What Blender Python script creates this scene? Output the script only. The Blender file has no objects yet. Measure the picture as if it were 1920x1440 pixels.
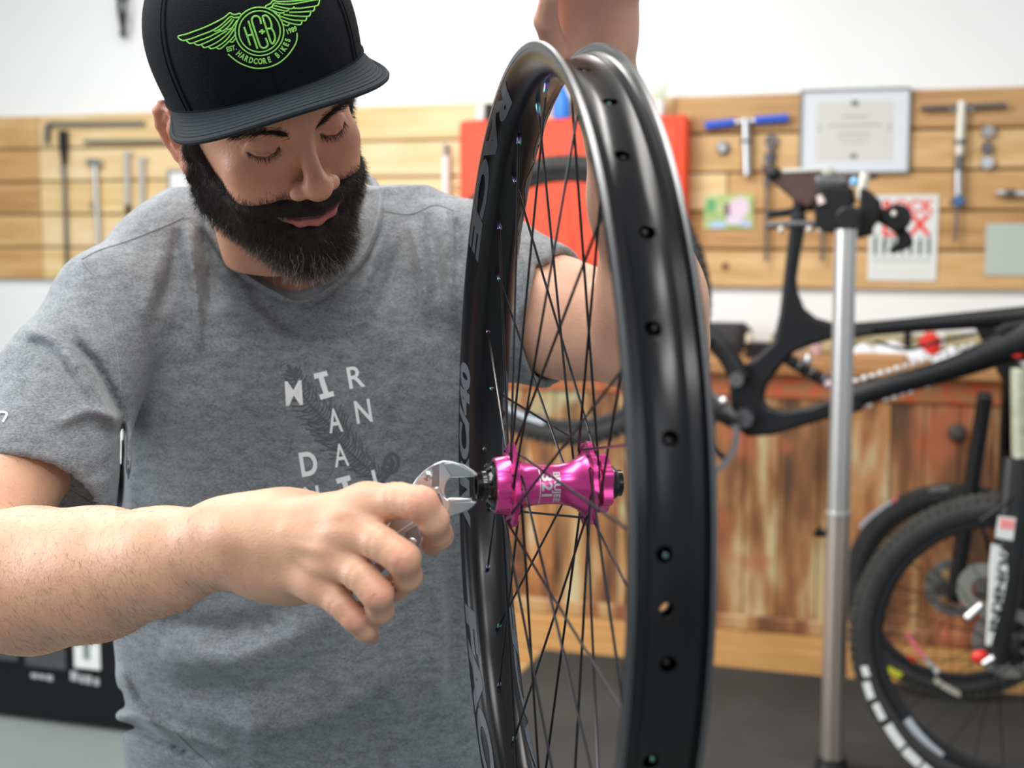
import bpy, bmesh, math, random
import numpy as np
from mathutils import Vector, Matrix
from mathutils.bvhtree import BVHTree
random.seed(7)
PI = math.pi
S = bpy.context.scene
COL = S.collection
# ------------------------------------------------------------------ camera
F = 2600.0                      # focal length in pixels of the 1920 wide frame
PITCH = math.atan(284 / F)
CAM = Vector((0, 0, 1.32))
cd = bpy.data.cameras.new('camera'); cam = bpy.data.objects.new('camera', cd); COL.objects.link(cam)
cam.location = CAM; cam.rotation_euler = (PI / 2 - PITCH, 0, 0)
cd.sensor_width = 36.0; cd.lens = F / 1920 * 36.0; cd.clip_start = 0.05; cd.clip_end = 60
cd.dof.use_dof = True; cd.dof.focus_distance = 1.17; cd.dof.aperture_fstop = 5.6
S.camera = cam
# ------------------------------------------------------------------ light
S.view_settings.view_transform = 'Standard'; S.view_settings.look = 'None'
S.view_settings.gamma = 1.0; S.view_settings.use_curve_mapping = False
S.view_settings.exposure = 0.22
w = bpy.data.worlds.new('world'); S.world = w; w.use_nodes = True
w.node_tree.nodes['Background'].inputs[0].default_value = (0.86, 0.93, 1.0, 1)
w.node_tree.nodes['Background'].inputs[1].default_value = 0.38

def area(name, loc, target, sx, sy, power, col=(1, 1, 1)):
    l = bpy.data.lights.new(name, 'AREA'); l.shape = 'RECTANGLE'; l.size = sx; l.size_y = sy
    l.energy = power; l.color = col
    o = bpy.data.objects.new(name, l); COL.objects.link(o); o.location = loc
    o.rotation_euler = (Vector(target) - Vector(loc)).to_track_quat('-Z', 'Y').to_euler()
    return o
# ceiling light panels, the shop window on the left, added lamps behind the camera
area('ceiling_and_fill_light', (-1.3, 3.5, 2.95), (-1.3, 3.7, 0), 2.8, .6, 88, (1, .98, .95))
area('ceiling_and_fill_light', (1.3, 2.3, 2.95), (1.3, 2.3, 0), 1.5, .4, 26, (1, .97, .93))
area('ceiling_and_fill_light', (-0.6, 1.25, 2.95), (-0.5, 1.3, 0), 1.8, .5, 31, (1, .97, .93))
area('window_light', (-3.2, 1.6, 2.0), (-0.9, 2.2, 1.3), 1.6, 1.6, 80, (.93, .97, 1))
area('window_light', (1.9, -1.6, 2.1), (0.2, 1.4, 1.15), 1.3, 1.1, 7, (.95, .98, 1))
area('ceiling_and_fill_light', (0.1, -0.25, 2.95), (0.1, -0.25, 0), .9, .30, 13, (1, .98, .96))  # added unseen lamp that puts a highlight on the near rim
area('ceiling_and_fill_light', (0.3, -1.4, 2.95), (0.3, -1.4, 0), 1.6, .5, 48, (1, .98, .96))  # added unseen lamp: broad rim highlight and frontal fill on the man

# ------------------------------------------------------------------ frames and pixel rays
CR = Vector((1, 0, 0)); CF = Vector((0, math.cos(PITCH), -math.sin(PITCH))); CU = Vector((0, math.sin(PITCH), math.cos(PITCH)))
def K(px, py, d):
    return CAM + CR * ((px - 960) / F * d) - CU * ((py - 720) / F * d) + CF * d
def ray(px, py):
    return K(px, py, 1.0) - CAM
RA = math.radians(-17.7)
RO = Vector((0, 5.35, 0)); RU = Vector((math.cos(RA), math.sin(RA), 0)); RN = Vector((math.sin(RA), -math.cos(RA), 0))
ROOM = Matrix(((RU.x, RN.x, 0, RO.x), (RU.y, RN.y, 0, RO.y), (0, 0, 1, 0), (0, 0, 0, 1)))  # local: x along wall, y out of the wall, z up
def RW(u, d, z): return RO + RU * u + RN * d + Vector((0, 0, z))
def onwall(px, py, d=0.0):
    r = ray(px, py); t = (RO + RN * d - CAM).dot(RN) / r.dot(RN)
    p = CAM + r * t - RO
    return p.dot(RU), p.z
def WP(px, py, d=0.0):
    u, z = onwall(px, py, d); return RW(u, d, z)

# ------------------------------------------------------------------ materials
_M = {}
def _nn(nt, t, **kw):
    n = nt.nodes.new(t)
    for k, v in kw.items(): setattr(n, k, v)
    return n
def mat(name, col, rough=.5, metal=0, var=0, scale=8, stretch=(1, 1, 1), bump=0, bscale=60, coat=0, spec=.5, col2=None, sss=0, emis=None, attr=None, detail=5):
    if name in _M: return _M[name]
    m = bpy.data.materials.new(name); m.use_nodes = True; nt = m.node_tree; b = nt.nodes['Principled BSDF']
    c = tuple(col) + (1,)
    b.inputs['Base Color'].default_value = c; b.inputs['Roughness'].default_value = rough
    b.inputs['Metallic'].default_value = metal; b.inputs['Coat Weight'].default_value = coat
    b.inputs['Specular IOR Level'].default_value = spec
    if sss:
        b.inputs['Subsurface Weight'].default_value = sss; b.inputs['Subsurface Radius'].default_value = (.010, .004, .002); b.inputs['Subsurface Scale'].default_value = 1.0
    tc = _nn(nt, 'ShaderNodeTexCoord'); mp = _nn(nt, 'ShaderNodeMapping'); mp.inputs['Scale'].default_value = stretch
    nt.links.new(tc.outputs['Object'], mp.inputs['Vector'])
    out = None
    if attr:
        a = _nn(nt, 'ShaderNodeVertexColor', layer_name=attr); out = a.outputs['Color']
        nt.links.new(out, b.inputs['Base Color'])
    if var or col2:
        n = _nn(nt, 'ShaderNodeTexNoise'); n.inputs['Scale'].default_value = scale; n.inputs['Detail'].default_value = detail
        nt.links.new(mp.outputs['Vector'], n.inputs['Vector'])
        if col2:
            r = _nn(nt, 'ShaderNodeValToRGB'); r.color_ramp.elements[0].position = .35; r.color_ramp.elements[1].position = .65
            r.color_ramp.elements[0].color = c; r.color_ramp.elements[1].color = tuple(col2) + (1,)
            nt.links.new(n.outputs['Fac'], r.inputs['Fac']); out = r.outputs['Color']
        else:
            mr = _nn(nt, 'ShaderNodeMapRange'); mr.inputs['From Min'].default_value = .3; mr.inputs['From Max'].default_value = .7
            mr.inputs['To Min'].default_value = 1 - var; mr.inputs['To Max'].default_value = 1 + var
            nt.links.new(n.outputs['Fac'], mr.inputs['Value'])
            mx = _nn(nt, 'ShaderNodeVectorMath', operation='SCALE'); mx.inputs[0].default_value = col
            if out is not None: nt.links.new(out, mx.inputs[0])
            nt.links.new(mr.outputs['Result'], mx.inputs['Scale']); out = mx.outputs['Vector']
        nt.links.new(out, b.inputs['Base Color'])
    if bump:
        n2 = _nn(nt, 'ShaderNodeTexNoise'); n2.inputs['Scale'].default_value = bscale; n2.inputs['Detail'].default_value = 4
        nt.links.new(mp.outputs['Vector'], n2.inputs['Vector'])
        bp = _nn(nt, 'ShaderNodeBump'); bp.inputs['Strength'].default_value = bump; bp.inputs['Distance'].default_value = .002
        nt.links.new(n2.outputs['Fac'], bp.inputs['Height']); nt.links.new(bp.outputs['Normal'], b.inputs['Normal'])
    if emis:
        b.inputs['Emission Color'].default_value = tuple(emis) + (1,); b.inputs['Emission Strength'].default_value = 1
    _M[name] = m
    return m

# ------------------------------------------------------------------ mesh builder
class MB:
    def __init__(s): s.v = []; s.f = []
    def add(s, vs, fs):
        n = len(s.v); s.v += [tuple(p) for p in vs]; s.f += [tuple(n + i for i in q) for q in fs]; return s
    def box(s, a, b, M=None, ch=0.0):
        x0, y0, z0 = a; x1, y1, z1 = b
        if x0 > x1: x0, x1 = x1, x0
        if y0 > y1: y0, y1 = y1, y0
        if z0 > z1: z0, z1 = z1, z0
        if ch:
            ch = min(ch, (x1 - x0) * .45, (y1 - y0) * .45, (z1 - z0) * .45)
            vs = []; idx = {}
            for X in (0, 1):
                for Y in (0, 1):
                    for Z in (0, 1):
                        c = ((x0, x1)[X], (y0, y1)[Y], (z0, z1)[Z]); sg = (1 - 2 * X, 1 - 2 * Y, 1 - 2 * Z)
                        for a_ in range(3):
                            p = [c[i] + (sg[i] * ch if i != a_ else 0) for i in range(3)]
                            idx[(X, Y, Z, a_)] = len(vs); vs.append(p)
            fs = []
            for a_ in range(3):
                o1, o2 = [(1, 2), (2, 0), (0, 1)][a_]
                for e in (0, 1):
                    q = []
                    for (i, j) in ((0, 0), (1, 0), (1, 1), (0, 1)):
                        k = [0, 0, 0]; k[a_] = e; k[o1] = i; k[o2] = j; q.append(idx[(*k, a_)])
                    fs.append(q if e else q[::-1])
            for a_ in range(3):      # edges running along a_
                o1, o2 = [(1, 2), (2, 0), (0, 1)][a_]
                for i in (0, 1):
                    for j in (0, 1):
                        k0 = [0, 0, 0]; k0[o1] = i; k0[o2] = j; k1 = list(k0); k1[a_] = 1
                        q = [idx[(*k0, o1)], idx[(*k1, o1)], idx[(*k1, o2)], idx[(*k0, o2)]]
                        fs.append(q if (i ^ j) else q[::-1])
            for X in (0, 1):
                for Y in (0, 1):
                    for Z in (0, 1):
                        q = [idx[(X, Y, Z, 0)], idx[(X, Y, Z, 1)], idx[(X, Y, Z, 2)]]
                        fs.append(q if (X + Y + Z) % 2 else q[::-1])
        else:
            vs = [(x, y, z) for x in (x0, x1) for y in (y0, y1) for z in (z0, z1)]
            fs = [(0, 1, 3, 2), (4, 6, 7, 5), (0, 4, 5, 1), (2, 3, 7, 6), (0, 2, 6, 4), (1, 5, 7, 3)]
        if M is not None: vs = [M @ Vector(p) for p in vs]
        return s.add(vs, fs)
    def tube(s, pts, r, n=12, sec=None, up=None, cap=True, closed=False):
        """sweep a circle (or ellipse sec=(a,b)) along pts; r number or list"""
        pts = [Vector(p) for p in pts]; N = len(pts)
        rr = r if isinstance(r, (list, tuple)) else [r] * N
        T = []
        for i in range(N):
            a = pts[i - 1] if (i > 0 or closed) else pts[0]; b = pts[(i + 1) % N] if (i < N - 1 or closed) else pts[-1]
            T.append((b - a).normalized())
        u = Vector(up) if up is not None else (Vector((0, 0, 1)) if abs(T[0].z) < .9 else Vector((1, 0, 0)))
        vs = []; fs = []
        for i in range(N):
            u = (u - T[i] * u.dot(T[i])).normalized(); v = T[i].cross(u)
            R = rr[i]; A, B = (R if isinstance(R, (list, tuple)) else ((R * sec[0], R * sec[1]) if sec else (R, R)))
            for k in range(n):
                a = 2 * PI * k / n; vs.append(pts[i] + u * (A * math.cos(a)) + v * (B * math.sin(a)))
        M_ = N if closed else N - 1
        for i in range(M_):
            j = (i + 1) % N
            for k in range(n):
                l = (k + 1) % n; fs.append((i * n + k, i * n + l, j * n + l, j * n + k))
        if cap and not closed:
            fs.append(tuple(range(n))[::-1]); fs.append(tuple((N - 1) * n + k for k in range(n)))
        return s.add(vs, fs)
    def lathe(s, prof, M=None, n=32, axis='X', closed=False, ang=2 * PI, a0=0):
        """prof: list of (axial, radius)"""
        vs = []; fs = []; P = len(prof); full = abs(ang - 2 * PI) < 1e-6; NN = n if full else n + 1
        for k in range(NN):
            a = a0 + ang * k / n; c, q = math.cos(a), math.sin(a)
            for (x, r) in prof:
                p = (x, r * c, r * q) if axis == 'X' else ((r * c, r * q, x) if axis == 'Z' else (r * q, x, r * c))
                vs.append(p)
        for k in range(n if full else n):
            l = (k + 1) % NN
            for i in range(P if closed else P - 1):
                j = (i + 1) % P; fs.append((k * P + i, k * P + j, l * P + j, l * P + i))
        if M is not None: vs = [M @ Vector(p) for p in vs]
        return s.add(vs, fs)
    def ellips(s, c, r, M=None, n=16, m=10):
        vs = []; fs = []
        for i in range(m + 1):
            t = PI * i / m
            for k in range(n):
                a = 2 * PI * k / n
                p = Vector((r[0] * math.sin(t) * math.cos(a), r[1] * math.sin(t) * math.sin(a), r[2] * math.cos(t)))
                if M is not None: p = M @ p
                vs.append(Vector(c) + p)
        for i in range(m):
            for k in range(n):
                l = (k + 1) % n; fs.append((i * n + k, (i + 1) * n + k, (i + 1) * n + l, i * n + l))
        return s.add(vs, fs)
    def extrude(s, poly, fn0, fn1):
        """poly 2D list; fn0/fn1 map a 2D point to the two 3D faces"""
        n = len(poly); vs = [fn0(p) for p in poly] + [fn1(p) for p in poly]
        fs = [tuple(range(n)), tuple(range(2 * n - 1, n - 1, -1))] + [(i, i + n, (i + 1) % n + n, (i + 1) % n) for i in range(n)]
        return s.add(vs, fs)
    def build(s, name, m, parent=None, M=None, smooth=True, ang=40, bevel=0, fix=True, props=None):
        me = bpy.data.meshes.new(name); me.from_pydata([tuple(p) for p in s.v], [], s.f)
        if fix:
            bm = bmesh.new(); bm.from_mesh(me); bmesh.ops.recalc_face_normals(bm, faces=bm.faces); bm.to_mesh(me); bm.free()
        o = bpy.data.objects.new(name, me); COL.objects.link(o)
        if m is not None: me.materials.append(m)
        if smooth:
            me.shade_smooth(); me.set_sharp_from_angle(angle=math.radians(ang))
        if bevel:
            bv = o.modifiers.new('b', 'BEVEL'); bv.width = bevel; bv.segments = 2; bv.limit_method = 'ANGLE'
        if M is not None: o.matrix_world = M
        if parent is not None:
            o.parent = parent; o.matrix_parent_inverse = parent.matrix_world.inverted() if M is None else Matrix.Identity(4)
            if M is None: o.matrix_parent_inverse = PW(parent).inverted()
            else: o.matrix_parent_inverse = PW(parent).inverted()
        if props:
            for k, v in props.items(): o[k] = v
        return o
_PW = {}
def PW(o):
    """world matrix of an object made in this script (no depsgraph needed)"""
    m = o.matrix_basis.copy()
    if o.parent: m = PW(o.parent) @ o.matrix_parent_inverse @ m
    return m
def tag(o, label=None, cat=None, group=None, kind=None):
    if label: o['label'] = label
    if cat: o['category'] = cat
    if group: o['group'] = group
    if kind: o['kind'] = kind
    return o
def empty(name, M, label, cat, group=None):
    o = bpy.data.objects.new(name, None); COL.objects.link(o); o.empty_display_size = .05
    o.matrix_world = M if isinstance(M, Matrix) else Matrix.Translation(M)
    return tag(o, label, cat, group)
def struct(o): o['kind'] = 'structure'; return o
def spline(pts, n=8, closed=False):
    """Catmull-Rom through points (tuples of any length)"""
    P = [np.array(p, float) for p in pts]; N = len(P); out = []
    for i in range(N if closed else N - 1):
        p0 = P[i - 1] if (i > 0 or closed) else P[0]; p1 = P[i]; p2 = P[(i + 1) % N]; p3 = P[(i + 2) % N] if (i < N - 2 or closed) else P[-1]
        for k in range(n):
            t = k / n; out.append(.5 * ((2 * p1) + (-p0 + p2) * t + (2 * p0 - 5 * p1 + 4 * p2 - p3) * t * t + (-p0 + 3 * p1 - 3 * p2 + p3) * t ** 3))
    if not closed: out.append(P[-1])
    return out
def text_mesh(txt, size=1.0, bold=0.0, sub=0.1, shear=0.0, sx=1.0, space=1.0):
    """flat text as triangles fine enough to be wrapped on a surface: verts (n,2) centred, faces"""
    cu = bpy.data.curves.new('t', 'FONT'); cu.body = txt; cu.size = size; cu.offset = bold; cu.align_x = 'CENTER'; cu.align_y = 'CENTER'
    cu.resolution_u = 4; cu.shear = shear; cu.space_character = space
    ob = bpy.data.objects.new('t', cu); COL.objects.link(ob)
    dg = bpy.context.evaluated_depsgraph_get(); me = bpy.data.meshes.new_from_object(ob.evaluated_get(dg))
    bpy.data.objects.remove(ob); bpy.data.curves.remove(cu)
    bm = bmesh.new(); bm.from_mesh(me); bpy.data.meshes.remove(me)
    bmesh.ops.remove_doubles(bm, verts=bm.verts, dist=1e-5)
    bmesh.ops.triangulate(bm, faces=bm.faces)
    for _ in range(5):
        es = [e for e in bm.edges if e.calc_length() > sub]
        if not es: break
        bmesh.ops.subdivide_edges(bm, edges=es, cuts=1); bmesh.ops.triangulate(bm, faces=[f for f in bm.faces if len(f.verts) > 3])
    bm.verts.ensure_lookup_table()
    V = np.array([(v.co.x * sx, v.co.y) for v in bm.verts]).reshape(-1, 2); Fc = [tuple(v.index for v in f.verts) for f in bm.faces]
    bm.free(); return V, Fc
def bool_diff(o, cutter):
    md = o.modifiers.new('c', 'BOOLEAN'); md.object = cutter; md.operation = 'DIFFERENCE'; md.solver = 'EXACT'
    dg = bpy.context.evaluated_depsgraph_get(); me = bpy.data.meshes.new_from_object(o.evaluated_get(dg))
    o.modifiers.remove(md); old = o.data; o.data = me; bpy.data.meshes.remove(old); bpy.data.objects.remove(cutter)
# ------------------------------------------------------------------ room shell
white = mat('white_paint', (.86, .87, .87), .7, var=.02, scale=1.5)
def rbox(name, a, b, m, parent=None, ch=0, **k):
    return MB().box(a, b, ch=ch).build(name, m, parent, M=ROOM, smooth=False, **k)
struct(rbox('wall_back', (-6, -.12, 0), (4.2, 0, 3.1), white))
struct(rbox('ceiling', (-6, -.12, 3.1), (4.2, 9, 3.2), mat('ceiling_paint', (.8, .8, .79), .8, var=.02)))
concrete = mat('grey_floor_coating', (.15, .168, .165), .6, var=.10, scale=2, bump=.1, bscale=120)
fl = struct(rbox('floor', (-6, -.12, -.1), (4.2, 9, 0), concrete))
oak = mat('oak_floor', (.42, .22, .07), .42, col2=(.55, .31, .11), scale=3, stretch=(1.2, 14, 1), bump=.15, bscale=40)
rnd = random.Random(3)
# wooden floor boards laid over the slab in front of the bench
fb = struct(MB().box((-.12, .02, .0), (3.3, 3.3, .006)).build('floor_wood_base', mat('dark_gap', (.05, .03, .02), .8), M=ROOM, smooth=False))
fb.name = 'floor_boards'
dd = .03; k = 0
while dd < 3.2:
    u = -.1 - rnd.random() * .6
    while u < 3.2:
        L = 1.1 + rnd.random() * .5; a, b = max(u, -.1), min(u + L, 3.25)
        if b - a > .05:
            o = MB().box((a + .001, dd + .001, .004), (b - .001, dd + .128, .018 + rnd.random() * .001), ch=.002).build('plank', oak, fb, M=ROOM, smooth=False)
        u += L
    dd += .13
matm = mat('rubber_mat_black', (.030, .029, .027), .8, var=.2, scale=5, bump=.3, bscale=300)
tag(rbox('rubber_mat', (.44, 1.06, .0185), (3.3, 3.25, .030), matm, ch=.004), 'dark rubber floor mat in front of the paint-flecked bench', 'mat')
tag(rbox('rubber_mat', (-3.4, 1.35, .0), (-1.1, 2.55, .010), mat('rubber_mat_grey', (.085, .097, .097), .65, var=.12, scale=3), ch=.003), 'grey floor mat under the black display board', 'mat')

# ------------------------------------------------------------------ plank tool board on the wall
_, ZT = onwall(1400, 178); _, ZB = onwall(1400, 540)
UL = onwall(-80, 300)[0]; UR = 2.35
tb = empty('tool_board', Matrix.Translation(RW(0, 0, ZB)), 'wide wooden plank board fixed on the white wall holding tools', 'tool board')
pine = [mat('pine_a', (.50, .27, .09), .5, col2=(.64, .39, .17), scale=2.2, stretch=(1.1, 1, 11), bump=.1),
        mat('pine_b', (.54, .32, .12), .5, col2=(.70, .46, .22), scale=2.6, stretch=(1.3, 1, 9), bump=.1),
        mat('pine_c', (.40, .21, .07), .5, col2=(.58, .34, .14), scale=2.0, stretch=(1.0, 1, 13), bump=.1)]
pineL = [mat('pine_pale_a', (.66, .45, .19), .5, col2=(.80, .62, .34), scale=2.2, stretch=(1.1, 1, 11), bump=.1),
         mat('pine_pale_b', (.70, .50, .24), .5, col2=(.82, .64, .38), scale=2.6, stretch=(1.3, 1, 9), bump=.1)]
U80 = onwall(82, 300)[0]; U870 = onwall(1290, 300)[0]
hgt = (ZT - ZB) / 5
MB().box((UL - 1.0, .002, ZB + .004), (UR - .005, .012, ZT - .004)).build('backing', mat('dark_gap'  , (.05, .03, .02), .8), tb, M=ROOM, smooth=False)
knot = mat('pine_knot', (.22, .09, .03), .6)
for i in range(5):
    z0 = ZB + i * hgt
    segs = [(UL - 1.0, U80 - .004, pine[i % 3]), (U80, U870 - .05 + .2 * ((i * 7) % 3 - 1), pineL[i % 2])]
    x = U870 - .05 + .2 * ((i * 7) % 3 - 1)
    segs.append((x + .004, UR, pine[(i + 1) % 3]))
    for (a, b, m_) in segs:
        o = MB().box((a, .010, z0 + .004), (b, .029 + rnd.random() * .003, z0 + hgt - .003), ch=.004).build('plank', m_, tb, M=ROOM, smooth=False)
for (px, py) in ((1845, 237), (1710, 520), (1335, 235), (1700, 476), (860, 352), (1360, 500)):
    u, z = onwall(px, py, .03); MB().lathe([(.0305, 0), (.0325, .012), (.030, .016)], Matrix.Translation((u, 0, z)), 12, 'Y').build('knot', knot, tb, M=ROOM)

# small helpers for things hung on the board: local frame in (u, z) at distance D from the wall
BD = .034
steel = mat('brushed_steel', (.62, .63, .65), .32, 1, var=.05)
dsteel = mat('dark_steel', (.16, .16, .17), .4, .9, var=.1)
blackp = mat('black_plastic', (.010, .010, .011), .45, var=.1, bump=.05, spec=.3)
bluep = mat('blue_grip', (.02, .10, .62), .45)
cream = mat('cream_metal', (.75, .72, .62), .4, .3)
def wpt(px, py, d=BD + .022):
    u, z = onwall(px, py, d); return (u, d, z)
def bar(name, m, parent, p0, p1, r, n=10, d=BD + .022, d1=None):
    rr = r * 4.8 / F
    return MB().tube([wpt(*p0, d), wpt(*p1, d if d1 is None else d1)], rr, n).build(name, m, parent, M=ROOM)
def thing(name, label, cat, px, py, group=None):
    return empty(name, Matrix.Translation(WP(px, py, BD)), label, cat, group)
def disc(name, m, parent, px, py, r, t=.012, d=BD, hole=0):
    u, z = onwall(px, py, d); R = r * 4.8 / F
    pr = [(d, hole * R), (d, R), (d + t, R), (d + t, hole * R)] if hole else [(d, 0.0001), (d, R), (d + t * .8, R), (d + t, R * .85), (d + t, .0001)]
    return MB().lathe(pr, Matrix.Translation((u, 0, z)), 20, 'Y', closed=bool(hole)).build(name, m, parent, M=ROOM)

# blue T handled reamer
t = thing('t_handle_tool', 'steel facing tool with a blue T handle on the plank board', 'tool', 1400, 240)
bar('grip', bluep, t, (1322, 236), (1378, 229), 8); bar('grip', bluep, t, (1416, 226), (1478, 221), 8)
bar('crossbar', steel, t, (1376, 230), (1418, 226), 5); bar('shaft', steel, t, (1398, 222), (1401, 328), 9); bar('collar', dsteel, t, (1399, 262), (1399, 268), 12)
t = thing('bearing_cup', 'small round steel cup hung left of the blue handled tool', 'tool', 1356, 278)
disc('rim', dsteel, t, 1356, 278, 13, .010); disc('face', steel, t, 1355, 279, 8, .012, BD + .008)
t = thing('chain_gauge', 'dull steel gauge hung between blue handled tool and certificate', 'tool', 1446, 285)
disc('upper_disc', dsteel, t, 1447, 265, 13, hole=.4); disc('lower_disc', dsteel, t, 1444, 296, 12, hole=.5); bar('stem', dsteel, t, (1447, 270), (1438, 330), 5)
for (x0, y0, x1, y1) in ((1438, 350, 1436, 490), (1543, 420, 1541, 490)):
    t = thing('round_file', 'thin dark file hanging %s the clamp of the repair stand' % ('left of' if x0 < 1500 else 'just below'), 'tool', x0, y0)
    bar('blade', dsteel, t, (x0, y0), (x1, y1), 3.5); bar('handle', dsteel, t, (x0, y0 - 22), (x0, y0), 6)
# headset press
t = thing('headset_press', 'long steel press tool with cross bar right of the certificate', 'tool', 1802, 300)
bar('crossbar', dsteel, t, (1726, 203), (1888, 197), 4.5); bar('sleeve', cream, t, (1804, 190), (1800, 262), 9)
bar('collar', dsteel, t, (1800, 262), (1800, 270), 11); bar('sleeve', cream, t, (1800, 270), (1799, 290), 8)
bar('threaded_rod', dsteel, t, (1799, 290), (1797, 320), 8); bar('sleeve', steel, t, (1797, 320), (1797, 366), 8)
disc('blue_knob', mat('blue_anodised', (.03, .22, .62), .3, .6), t, 1797, 377, 10, .03); bar('wing', dsteel, t, (1781, 378), (1812, 378), 5)
bar('rod_end', dsteel, t, (1795, 385), (1791, 452), 3); disc('hub_left', steel, t, 1786, 203, 7, .02); disc('hub_right', steel, t, 1822, 202, 7, .02)
t = thing('socket_tool', 'three stacked round steel sockets right of the press tool', 'tool', 1851, 280)
disc('socket', mat('grey_steel', (.34, .33, .32), .4, .8), t, 1853, 247, 13, .02); disc('socket', dsteel, t, 1851, 277, 11, .02); disc('socket', steel, t, 1851, 305, 13, .02)
t = thing('cone_spanner', 'slim steel spanner lying level at the right edge of board', 'tool', 1900, 362)
bar('shaft', steel, t, (1868, 361), (1940, 364), 6); bar('grip', dsteel, t, (1885, 362), (1905, 362), 7)
# framed certificate
def panel(name, label, cat, q, fr, m_frame, m_paper, depth=.02, d=BD):
    """q: px corners (l,t,r,b) ; frame width fr in m"""
    u0, z1 = onwall(q[0], q[1], d); u1, z0 = onwall(q[2], q[3], d)
    t = empty(name, Matrix.Translation(RW((u0 + u1) / 2, d, (z0 + z1) / 2)), label, cat)
    if fr:
        for (a, b) in (((u0, d, z0), (u0 + fr, d + depth, z1)), ((u1 - fr, d, z0), (u1, d + depth, z1)), ((u0 + fr, d, z0), (u1 - fr, d + depth, z0 + fr)), ((u0 + fr, d, z1 - fr), (u1 - fr, d + depth, z1))):
            MB().box(a, b, ch=.001).build('frame_rail', m_frame, t, M=ROOM, smooth=False)
    MB().box((u0 + fr, d, z0 + fr), (u1 - fr, d + depth * .5, z1 - fr)).build('sheet', m_paper, t, M=ROOM, smooth=False)
    return t, (u0, u1, z0, z1, d + depth * .5)
paper = mat('white_paper', (.68, .72, .76), .6); ivory = mat('ivory_paper', (.62, .62, .57), .6, var=.02)
ink = mat('faded_ink', (.36, .38, .35), .7); dink = mat('dark_ink', (.10, .12, .11), .7)
t, (u0, u1, z0, z1, d) = panel('certificate', 'framed certificate with pale border on the plank board', 'certificate', (1502, 170, 1704, 324), .006, mat('grey_frame', (.20, .23, .24), .4), paper)
ww, hh = u1 - u0, z1 - z0
MB().box((u0 + .15 * ww, d, z0 + .15 * hh), (u1 - .15 * ww, d + .001, z1 - .15 * hh)).build('printed_sheet', ivory, t, M=ROOM, smooth=False)
for (a, b, c, e, m_) in ((.47, .80, .53, .86, dink), (.47, .18, .53, .23, dink), (.17, .5, .19, .58, ink), (.81, .5, .83, .58, ink), (.26, .56, .74, .58, ink), (.35, .47, .65, .485, ink), (.35, .42, .65, .43, ink), (.38, .66, .62, .68, ink), (.38, .36, .62, .37, ink)):
    MB().box((u0 + a * ww, d, z0 + b * hh), (u0 + c * ww, d + .002, z0 + e * hh)).build('print', m_, t, M=ROOM, smooth=False)
# small colour photo
t, (u0, u1, z0, z1, d) = panel('photo_print', 'small green and pink photo pinned below the blue T handle', 'photo', (1320, 365, 1412, 429), 0, None, mat('photo_ground', (.25, .42, .12), .5, col2=(.55, .62, .30), scale=16), .006)
ww, hh = u1 - u0, z1 - z0
for (cx_, cy_, r1, r2, c) in ((.72, .62, .20, .30, (.72, .60, .70)), (.62, .28, .16, .16, (.70, .62, .75)), (.30, .12, .18, .10, (.42, .58, .80)), (.15, .7, .10, .2, (.12, .40, .16)), (.48, .55, .07, .2, (.20, .10, .14)), (.85, .15, .12, .1, (.45, .50, .75))):
    MB().lathe([(.0005, .0001), (.0015, 1), (0, 1.02)], Matrix.Translation((u0 + cx_ * ww, d, z0 + cy_ * hh)) @ Matrix.Diagonal((r1 * ww, 1, r2 * hh, 1)), 20, 'Y').build('print', mat('photo_%d' % int(c[0] * 100 + c[1] * 10), c, .5), t, M=ROOM)
# red and black poster
t, (u0, u1, z0, z1, d) = panel('poster', 'white poster with big red letters behind the black clamp handle', 'poster', (1631, 366, 1755, 527), 0, None, mat('poster_paper', (.72, .74, .72), .6), .004)
ww, hh = u1 - u0, z1 - z0
redink = mat('red_ink', (.80, .03, .02), .6)
def flat_text(txt, name, m_, parent, u, z, size, d, bold=0, rot=0, sx=1, thick=.0008, shear=0):
    V, Fc = text_mesh(txt, size, bold, 1e9, shear, sx)
    c, s_ = math.cos(rot), math.sin(rot)
    v = [(u + x * c - y * s_, d + thick, z + x * s_ + y * c) for x, y in V]
    return MB().add(v, Fc).build(name, m_, parent, M=ROOM, smooth=False, fix=False)
flat_text('ROCK', 'lettering', redink, t, u0 + .56 * ww, z0 + .86 * hh, .062, d, .0016)
flat_text('X', 'lettering', redink, t, u0 + .74 * ww, z0 + .64 * hh, .10, d, .003)
flat_text('L', 'lettering', redink, t, u0 + .28 * ww, z0 + .62 * hh, .09, d, .003)
for k_ in range(7):
    h_ = .05 + .03 * rnd.random(); x_ = u0 + (.08 + k_ * .13) * ww
    MB().add([(x_, d + .001, z0 + .30 * hh), (x_ + .012, d + .001, z0 + .31 * hh), (x_ + .008 + .01 * rnd.random(), d + .001, z0 + .31 * hh + h_), (x_ - .002, d + .001, z0 + .3 * hh + h_ * .7)], [(0, 1, 2, 3)]).build('print', mat('poster_green_ink', (.06, .13, .12), .6), t, M=ROOM, smooth=False)
for k_ in range(9):
    MB().box((u0 + (.08 + k_ * .095) * ww, d, z0 + .22 * hh), (u0 + (.08 + k_ * .095 + .06) * ww, d + .001, z0 + .26 * hh)).build('print', mat('poster_grey_ink', (.42, .47, .46), .6), t, M=ROOM, smooth=False)
    MB().box((u0 + (.08 + k_ * .095) * ww, d, z0 + .08 * hh), (u0 + (.08 + k_ * .095 + .04) * ww, d + .001, z0 + .16 * hh)).build('print', mat('poster_pale_ink', (.68, .70, .70), .6), t, M=ROOM, smooth=False)
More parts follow.
